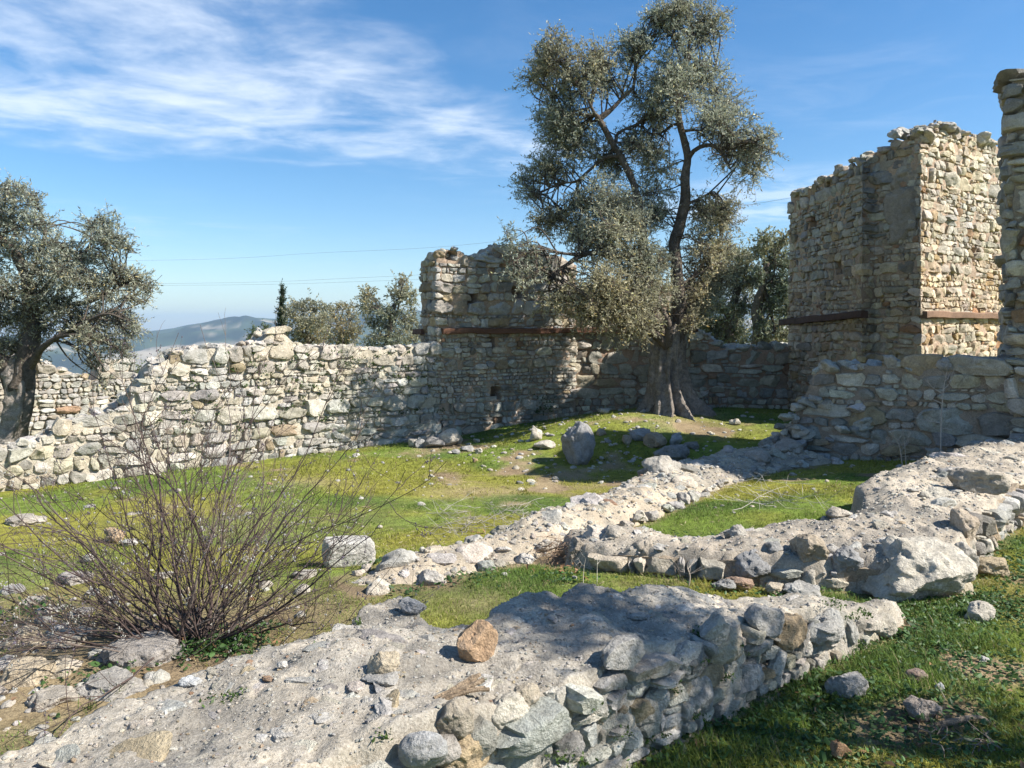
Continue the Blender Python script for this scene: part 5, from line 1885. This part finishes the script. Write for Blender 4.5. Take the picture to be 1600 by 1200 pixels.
def twig_heap(label, px0, px1, py0, py1, n, seed, tint, lift=.12, ln=(.2, .6)):
    r = np.random.default_rng(seed)
    b = on_ground((px0 + px1) / 2, (py0 + py1) / 2)
    root = thing('twig_heap', label, 'twigs', b)
    bt = Batch()
    for _ in range(n):
        o = on_ground(r.uniform(px0, px1), r.uniform(py0, py1))
        az = r.uniform(0, 6.28)
        d = np.array([math.cos(az), math.sin(az), r.uniform(-.05, .35)])
        l = r.uniform(*ln)
        k = np.linspace(-.5, .5, 8)[:, None]
        p = o + d * l * k + np.array([0, 0, 1]) * (abs(r.normal()) * lift * .35 + .02) + np.cumsum(r.normal(size=(8, 3)) * .012, 0)
        p[:, 2] = np.maximum(p[:, 2], o[2] + .006)
        V, Q = tube_geo(p, np.linspace(.0036, .0012, 8) * r.uniform(.4, 1.2), 4)
        c = np.array(tint) * r.uniform(.7, 1.25)
        bt.add(V, Q, None, c)
        for _ in range(3):
            j = r.integers(2, 7)
            e = d * .6 + r.normal(size=3) * .5
            q = p[j] + e * l * .28 * np.linspace(0, 1, 4)[:, None]
            q[:, 2] = np.maximum(q[:, 2], o[2] + .005)
            V, Q = tube_geo(q, [.0022, .0018, .0014, .0008], 3)
            bt.add(V, Q, None, c)
    link('twigs', bt.mesh('twigs', MATS['dry_twig'], True), root, kind='stuff')


def stalk(label, pts_px, Y, r0, tint, side, seed):
    r = np.random.default_rng(seed)
    P = [U(px, py, Y) for px, py in pts_px]
    z = g1(P[0][0], P[0][1])
    P[0][2] = min(P[0][2], z)
    root = thing('dry_weed', label, 'weed', P[0])
    c = spline(P, 22)
    bt = Batch()
    V, Q = tube_geo(c, np.linspace(r0, r0 * .3, 22), 5)
    bt.add(V, Q, None, tint)
    link('stem', bt.mesh('stem', MATS['dry_twig'], True), root)
    bt = Batch()
    for a, dx, dz, l in side:
        o = c[int(a * 21)]
        q = spline([o, o + np.array([dx * .5, .02, dz * .35]) * l, o + np.array([dx, .04, dz]) * l], 9)
        V, Q = tube_geo(q, np.linspace(r0 * .5, r0 * .15, 9), 4)
        bt.add(V, Q, None, tint)
        for _ in range(5):
            e = q[r.integers(3, 9)]
            V, Q = tube_geo(np.array([e, e + r.normal(size=3) * .05 + [0, 0, .03], e + r.normal(size=3) * .07 + [0, 0, .07]]), [r0 * .25, r0 * .2, r0 * .1], 3)
            bt.add(V, Q, None, tint)
    link('side_shoots', bt.mesh('side_shoots', MATS['dry_twig'], True), root, kind='stuff')


twig_heap('heap of grey dead twigs lying on the grass beside the pale wall footing', 690, 870, 800, 838, 70, 71, (.36, .33, .29))
twig_heap('sparse pale dead branches lying on the small triangle of grass', 1160, 1250, 775, 795, 14, 72, (.48, .44, .38), .2, (.4, .9))
twig_heap('dry brown plant remains against the front of the boulder wall', 850, 900, 870, 885, 40, 73, (.26, .18, .12), .2, (.1, .3))
twig_heap('dead twigs and litter in the near grass by the root', 1440, 1560, 1150, 1190, 13, 74, (.22, .18, .15), .04, (.1, .3))
stalk('tall dry bare weed stalk in front of the shaded stub wall', [(1471, 735), (1470, 690), (1471, 650), (1474, 610), (1480, 578)], 9.2, .011, (.42, .36, .31),
      [(.45, -.45, .12, 1), (.55, .30, .25, .8), (.62, -.42, .30, .9), (.75, -.25, .22, .8), (.8, .2, .25, .8), (.4, .33, -.1, .8), (.9, .12, .15, .8)], 81)
stalk('short forked dry weed at the foot of the shaded stub wall', [(1412, 728), (1406, 700), (1396, 680), (1388, 668)], 8.9, .008, (.38, .32, .27), [(.5, .15, .25, 1), (.6, -.12, .18, 1), (.3, .2, .3, 1)], 82)
stalk('thin straight dry weed beside the forked one by the stub wall', [(1417, 728), (1414, 700), (1411, 672)], 8.9, .006, (.42, .36, .30), [(.6, .1, .2, .8), (.5, -.1, .2, .7)], 83)
stalk('pale grass stem standing in front of the boulder wall', [(933, 915), (933, 890), (934, 865)], 5.1, .003, (.62, .56, .45), [(.7, .04, .05, 1)], 84)
stalk('second pale grass stem beside the dead leaves, leaning slightly', [(911, 915), (912, 892), (915, 872)], 5.1, .003, (.60, .53, .42), [(.7, -.04, .05, 1)], 85)
stalk('dead twisted twig standing before the boulder wall', [(1076, 918), (1078, 900), (1074, 885), (1080, 868)], 5.0, .006, (.40, .33, .27), [(.4, -.12, .05, 1), (.6, .06, .08, 1)], 86)


# ---------------------------------------------------------------- turf and weeds
def build_turf():
    r = np.random.default_rng(91)
    n = 860000
    Y = 2.2 * (15.6 / 2.2) ** (r.random(n) ** 1.0)
    X = r.uniform(-1, 1, n) * (1.02 * Y + .8)
    ok = r.random(n) < 1 - .75 * sstep(np.abs(X), .72 * Y + .2, .95 * Y + .8)
    for P in LOW_POLYS:
        ok &= ~(in_poly(X, Y, P) & (poly_dist(X, Y, P) > .03))
    for a, b, m in [((-7.1, 9.0), (-2.22, 13.3), 1), ((-2.3, 13.2), (1.28, 15.3), 1), ((1.0, 15.3), (5.9, 15.8), 1), ((3.66, 10.95), (6.25, 9.15), 1)]:
        d = np.array([b[0] - a[0], b[1] - a[1]])
        d /= np.linalg.norm(d)
        side = (X - a[0]) * d[1] - (Y - a[1]) * d[0]
        al = (X - a[0]) * d[0] + (Y - a[1]) * d[1]
        ok &= ~((side < .0) & (al > -.2) & (al < math.hypot(b[0] - a[0], b[1] - a[1]) + .2) & (side > -3))
    b = bare_mask(X, Y)
    ok &= r.random(n) > b * 1.05
    lush = sstep(fbm(p3(X * 1.9, Y * 1.9), 3, 55), -.25, .5)
    X, Y, lush = X[ok], Y[ok], lush[ok]
    n0 = len(X)
    # taller tussocks, thicker along stones and wall feet
    nt, per = 1500, 20
    ty = 2.4 * (14.5 / 2.4) ** r.random(nt)
    tx = r.uniform(-1, 1, nt) * (.72 * ty + .2)
    e = np.full(nt, 9.)
    tin = np.zeros(nt, bool)
    for P in LOW_POLYS:
        e = np.minimum(e, poly_dist(tx, ty, P))
        tin |= in_poly(tx, ty, P)
    for w_ in (Path([(-7.1, 9.0), (-2.22, 13.3)]), Path([(-2.22, 13.3), (1.28, 15.32)]), Path([(3.66, 10.95), (6.25, 9.15)])):
        d_ = poly_dist(tx, ty, w_.p, False)
        s_ = (tx - w_.p[0, 0]) * w_.n[0, 0] + (ty - w_.p[0, 1]) * w_.n[0, 1]
        e = np.minimum(e, d_)
        tin |= (s_ < .02) & (d_ < 2.5)
    keep = ~tin & (r.random(nt) < .22 + .78 * np.exp(-e / .12))
    tx, ty = tx[keep], ty[keep]
    nt = len(tx)
    th_ = np.repeat(r.uniform(.03, .085, nt), per)
    tdry = np.repeat(r.random(nt) < .16, per)
    X = np.concatenate([X, np.repeat(tx, per) + r.normal(size=nt * per) * .022])
    Y = np.concatenate([Y, np.repeat(ty, per) + r.normal(size=nt * per) * .022])
    lush = np.concatenate([lush, np.ones(nt * per)])
    n = len(X)
    Z = G(X, Y)
    near = 1 - sstep(Y, 4.5, 8)
    right = sstep(X, -.3, .6) * near
    h = (.010 + .016 * lush) * (1 + .5 * r.normal(size=n).clip(-1, 2)) + right * (.012 + .022 * lush) * r.uniform(.5, 1.5, n)
    h = np.maximum(h, .006) * (1 + .35 * sstep(Y, 6, 12))
    h[n0:] = th_ * r.uniform(.5, 1.25, len(th_))
    w = np.where(Y < 5, .0016, .0016 * (Y / 5) ** .9) * r.uniform(.7, 1.4, n)
    az = r.uniform(0, 2 * math.pi, n)
    lean = r.uniform(.2, 1.2, n)
    d = np.stack([np.cos(az) * lean, np.sin(az) * lean, np.ones(n)], -1)
    d /= np.linalg.norm(d, axis=1)[:, None]
    s = np.stack([-np.sin(az), np.cos(az), 0 * az], -1)
    o = np.stack([X, Y, Z - .003], -1)
    mid = o + d * (h * .55)[:, None]
    tip = o + d * h[:, None] + np.stack([np.cos(az), np.sin(az), -.4 + 0 * az], -1) * (h * .35 * lean)[:, None]
    V = np.stack([o - s * w[:, None], o + s * w[:, None], mid + s * (w * .8)[:, None], mid - s * (w * .8)[:, None], tip], 1).reshape(-1, 3)
    i = np.arange(n)[:, None] * 5
    q = i + np.array([[0, 1, 2, 3]])
    t = i + np.array([[3, 2, 4]])
    tint = green_tint(X, Y, r) * 1.08
    tint[n0:] *= .72
    dry = (r.random(n) < .07)
    dry[n0:] |= tdry & (r.random(len(tdry)) < .8)
    dry = dry[:, None]
    tint = np.where(dry, np.array([.33, .27, .14]) * r.uniform(.6, 1.1, (n, 1)), tint)
    me = mk_mesh('grass', V, q, t, MATS['grass_blade'], np.repeat(tint, 5, 0), False)
    link('grass', me, None, (0, 0, 0), kind='stuff')
    # broad-leaved weeds
    r = np.random.default_rng(92)
    pts, cen = [], []
    patch = [(1500, 960, .28, 900), (1560, 945, .25, 700), (1450, 955, .20, 500), (1290, 905, .16, 160), (1330, 912, .14, 120), (1260, 1065, .12, 260), (1420, 1000, .3, 500), (1250, 1110, .25, 420), (1110, 1150, .2, 260),
             (880, 905, .18, 200), (1540, 860, .3, 400), (1590, 900, .3, 500), (1300, 1150, .35, 500), (1500, 1150, .35, 400), (1200, 1190, .25, 300), (1390, 970, .15, 200), (1590, 1080, .35, 400), (320, 1015, .16, 500), (380, 1000, .18, 350),
             (720, 900, .25, 300), (600, 880, .2, 160), (30, 960, .3, 250), (620, 920, .15, 120), (150, 1060, .2, 150), (1040, 1190, .25, 350), (1350, 1060, .25, 260), (1470, 1020, .3, 260), (820, 665, .5, 200), (1000, 700, .6, 200)]
    for px, py, rad, k in patch:
        c = on_ground(px, py)
        a = np.stack([c[0] + r.normal(size=k) * rad * .6, c[1] + r.normal(size=k) * rad * .6], -1)
        pts.append(a)
    P_ = np.concatenate(pts)
    k = 5200
    Yr = r.uniform(2.5, 6.5, k)
    P_ = np.concatenate([P_, np.stack([r.uniform(.2, .72, k) * Yr, Yr], -1)])
    x, y = P_[:, 0], P_[:, 1]
    ok = np.ones(len(x), bool)
    for P in LOW_POLYS:
        ok &= ~in_poly(x, y, P)
    x, y = x[ok], y[ok]
    n = len(x)
    z = G(x, y) + r.uniform(.004, .04, n)
    sz = r.uniform(.004, .013, n) * (1 + .6 * (r.random(n) < .1))
    nz = np.stack([r.normal(size=n) * .5, r.normal(size=n) * .5, np.ones(n)], -1)
    nz /= np.linalg.norm(nz, axis=1)[:, None]
    a = np.cross(nz, r.normal(size=(n, 3)))
    a /= np.linalg.norm(a, axis=1)[:, None]
    bb = np.cross(nz, a)
    o = np.stack([x, y, z], -1)
    th = np.linspace(0, 2 * math.pi, 6, endpoint=False)
    V = o[:, None] + sz[:, None, None] * (np.cos(th)[None, :, None] * a[:, None] * 1.25 + np.sin(th)[None, :, None] * bb[:, None] * .8)
    V[:, [0, 3]] += nz[:, None] * (sz * .25)[:, None, None]
    V = V.reshape(-1, 3)
    i = np.arange(n)[:, None] * 6
    q = np.concatenate([i + np.array([[0, 1, 2, 3]]), i + np.array([[0, 3, 4, 5]])])
    tint = np.array([.050, .098, .026]) * r.uniform(.55, 1.7, (n, 1)) * np.array([1, 1, 1])
    me = mk_mesh('ground_weeds', V, q, None, MATS['weed_leaf'], np.repeat(tint, 6, 0), False)
    link('ground_weeds', me, None, (0, 0, 0), kind='stuff')
    # straw and dead bits lying in the short turf
    r = np.random.default_rng(94)
    k = 16000
    y = 4.5 * (14.5 / 4.5) ** r.random(k)
    x = r.uniform(-1, .75, k) * .74 * y
    ok = r.random(k) < .12 + .88 * sstep(fbm(p3(x * 1.1, y * 1.1), 3, 58), -.05, .6)
    for P in LOW_POLYS:
        ok &= ~in_poly(x, y, P)
    for w_ in (Path([(-7.1, 9.0), (-2.22, 13.3)]), Path([(-2.22, 13.3), (1.28, 15.32)]), Path([(3.66, 10.95), (6.25, 9.15)])):
        ok &= ~(((x - w_.p[0, 0]) * w_.n[0, 0] + (y - w_.p[0, 1]) * w_.n[0, 1] < 0) & (poly_dist(x, y, w_.p, False) < 3))
    x, y = x[ok], y[ok]
    n = len(x)
    z = G(x, y) + r.uniform(.008, .025, n)
    az = r.uniform(0, 6.283, n)
    l = r.uniform(.012, .05, n) * (y / 9) ** .3
    w = r.uniform(.0018, .005, n) * (y / 7)
    d = np.stack([np.cos(az), np.sin(az), r.normal(size=n) * .25], -1) * l[:, None]
    s = np.stack([-np.sin(az), np.cos(az), r.normal(size=n) * .3], -1) * w[:, None]
    o = np.stack([x, y, z], -1)
    V = np.stack([o - d, o + s, o + d, o - s], 1).reshape(-1, 3)
    c = np.where((r.random(n) < .55)[:, None], np.array([.40, .33, .20]), np.array([.20, .145, .085])) * r.uniform(.6, 1.25, (n, 1))
    link('straw', mk_mesh('straw', V, np.arange(n * 4).reshape(-1, 4), None, MATS['weed_leaf'], np.repeat(c, 4, 0), False), None, (0, 0, 0), kind='stuff')
    # fallen leaves
    r = np.random.default_rng(93)
    b = Batch()
    spots = [(870, 893, .12, 26), (895, 897, .1, 14), (1440, 1160, .5, 24), (1300, 1190, .3, 12), (750, 835, .15, 8), (1270, 1080, .06, 5), (1540, 1190, .3, 14), (1100, 1180, .3, 10), (200, 1080, .5, 18), (300, 1000, .4, 25)]
    for px, py, rad, k in spots:
        c = on_ground(px, py)
        for _ in range(k):
            x, y = c[0] + r.normal() * rad, c[1] + r.normal() * rad
            o = np.array([x, y, g1(x, y) + r.uniform(.008, .035)])
            l = r.uniform(.012, .03)
            az = r.uniform(0, 6.28)
            d = np.array([math.cos(az), math.sin(az), r.normal() * .4])
            s = np.array([-math.sin(az), math.cos(az), r.normal() * .4])
            up = np.array([0, 0, l * .3])
            b.add([o - d * l, o - d * l * .2 + s * l * .55 + up, o + d * l, o - d * l * .2 - s * l * .55 + up, o], [[0, 4, 2, 1], [0, 3, 2, 4]], None, np.array([.30, .17, .085]) * r.uniform(.6, 1.3))
    link('dead_leaves', b.mesh('dead_leaves', MATS['weed_leaf'], False), None, (0, 0, 0), kind='stuff')


build_turf()


# ---------------------------------------------------------------- overhead lines
def cable(label, pts, rad=.009):
    P = [U(*q) for q in pts]
    c = spline(P, 60)
    V, Q = tube_geo(c, rad, 5)
    me = mk_mesh('power_cable', V - c[0], Q, None, MATS['dry_twig'], (.25, .26, .28))
    o = link('power_cable', me, None, c[0], label=label, category='cable', group='overhead cables beyond the ruin')


cable('upper overhead cable crossing the sky above the middle tower', [(-400, 408, 110), (215, 407, 82), (500, 395, 73), (760, 379, 64), (1236, 309, 50), (1800, 190, 36)])
cable('upper wire of the close pair of overhead cables over the far olives', [(-400, 444, 110), (250, 443, 82), (560, 434, 73), (800, 418, 64), (1236, 362, 50), (1800, 250, 36)])
cable('lower wire of the close pair of overhead cables over the far olives', [(-400, 447, 110), (250, 446, 82), (560, 440, 73), (800, 426, 64), (1236, 374, 50), (1800, 265, 36)])


# ---------------------------------------------------------------- unseen young olive, added to shade the near wall
def build_shade_olive():
    b = np.array([4.0, 2.45, g1(4.0, 2.45) - .03])
    t = Tree('olive_tree', 'slender young olive outside the view, added to shade the near wall', b, OBARK, OLIVE, 301, .06, .16)
    t.limb([b, b + [-.03, .02, .9], b + [.04, .05, 1.8], b + [-.02, 0, 2.9], b + [.05, .05, 3.9]], .085, .02, 'trunk', 9)
    t.limb([b + [0, .03, 1.0], b + [-.25, .2, 1.5], b + [-.4, .3, 2.0]], .035, .01)
    t.limb([b + [.03, .05, 1.5], b + [.25, -.2, 2.0], b + [.4, -.25, 2.5]], .035, .01)
    for dx, dy, z, rx, ry, rz in [(-.3, .25, 1.6, .45, .40, .35), (.35, -.15, 1.8, .45, .38, .35), (0, .15, 2.2, .5, .48, .4), (-.25, -.15, 2.6, .45, .42, .35), (.2, .25, 2.8, .48, .42, .4), (0, 0, 3.2, .62, .62, .4),
                                  (-.15, .25, 3.6, .5, .55, .35), (.15, -.2, 3.8, .5, .5, .32), (0, .05, 4.15, .3, .3, .25), (.1, .05, 1.35, .5, .45, .3)]:
        t.clump(b + [dx, dy, z], (rx, ry, rz), 450 if z < 2.4 else (900 if z < 2.9 else 1500))
    t.finish()


build_shade_olive()

# ---------------------------------------------------------------- air
hz = bpy.data.materials.new('air')
hz.use_nodes = True
hz.node_tree.nodes.clear()
_o = hz.node_tree.nodes.new('ShaderNodeOutputMaterial')
_v = hz.node_tree.nodes.new('ShaderNodeVolumePrincipled')
_v.inputs['Color'].default_value = (.50, .73, 1.0, 1)
_v.inputs['Density'].default_value = 1.6e-4
_v.inputs['Anisotropy'].default_value = 0.2
hz.node_tree.links.new(_v.outputs[0], _o.inputs['Volume'])


def build_haze():
    zmin, zmax = 0, 0
    for o in bpy.data.objects:
        if o.type == 'MESH' and o.name.split('.')[0] in ('hills', 'ground'):
            co = np.empty(len(o.data.vertices) * 3, np.float32)
            o.data.vertices.foreach_get('co', co)
            z = co[2::3]
            zmin, zmax = min(zmin, float(z.min())), max(zmax, float(z.max()))
    lo, hi, R = zmin - 1.0, max(zmax, 9) + 2, 9000.0
    V = np.array([[x, y, z] for z in (lo, hi) for y in (-R, R) for x in (-R, R)])
    Q = [[0, 2, 3, 1], [4, 5, 7, 6], [0, 1, 5, 4], [2, 6, 7, 3], [0, 4, 6, 2], [1, 3, 7, 5]]
    link('haze', mk_mesh('haze', V, Q, None, hz, None, False), None, (0, 0, 0), kind='stuff')


build_haze()
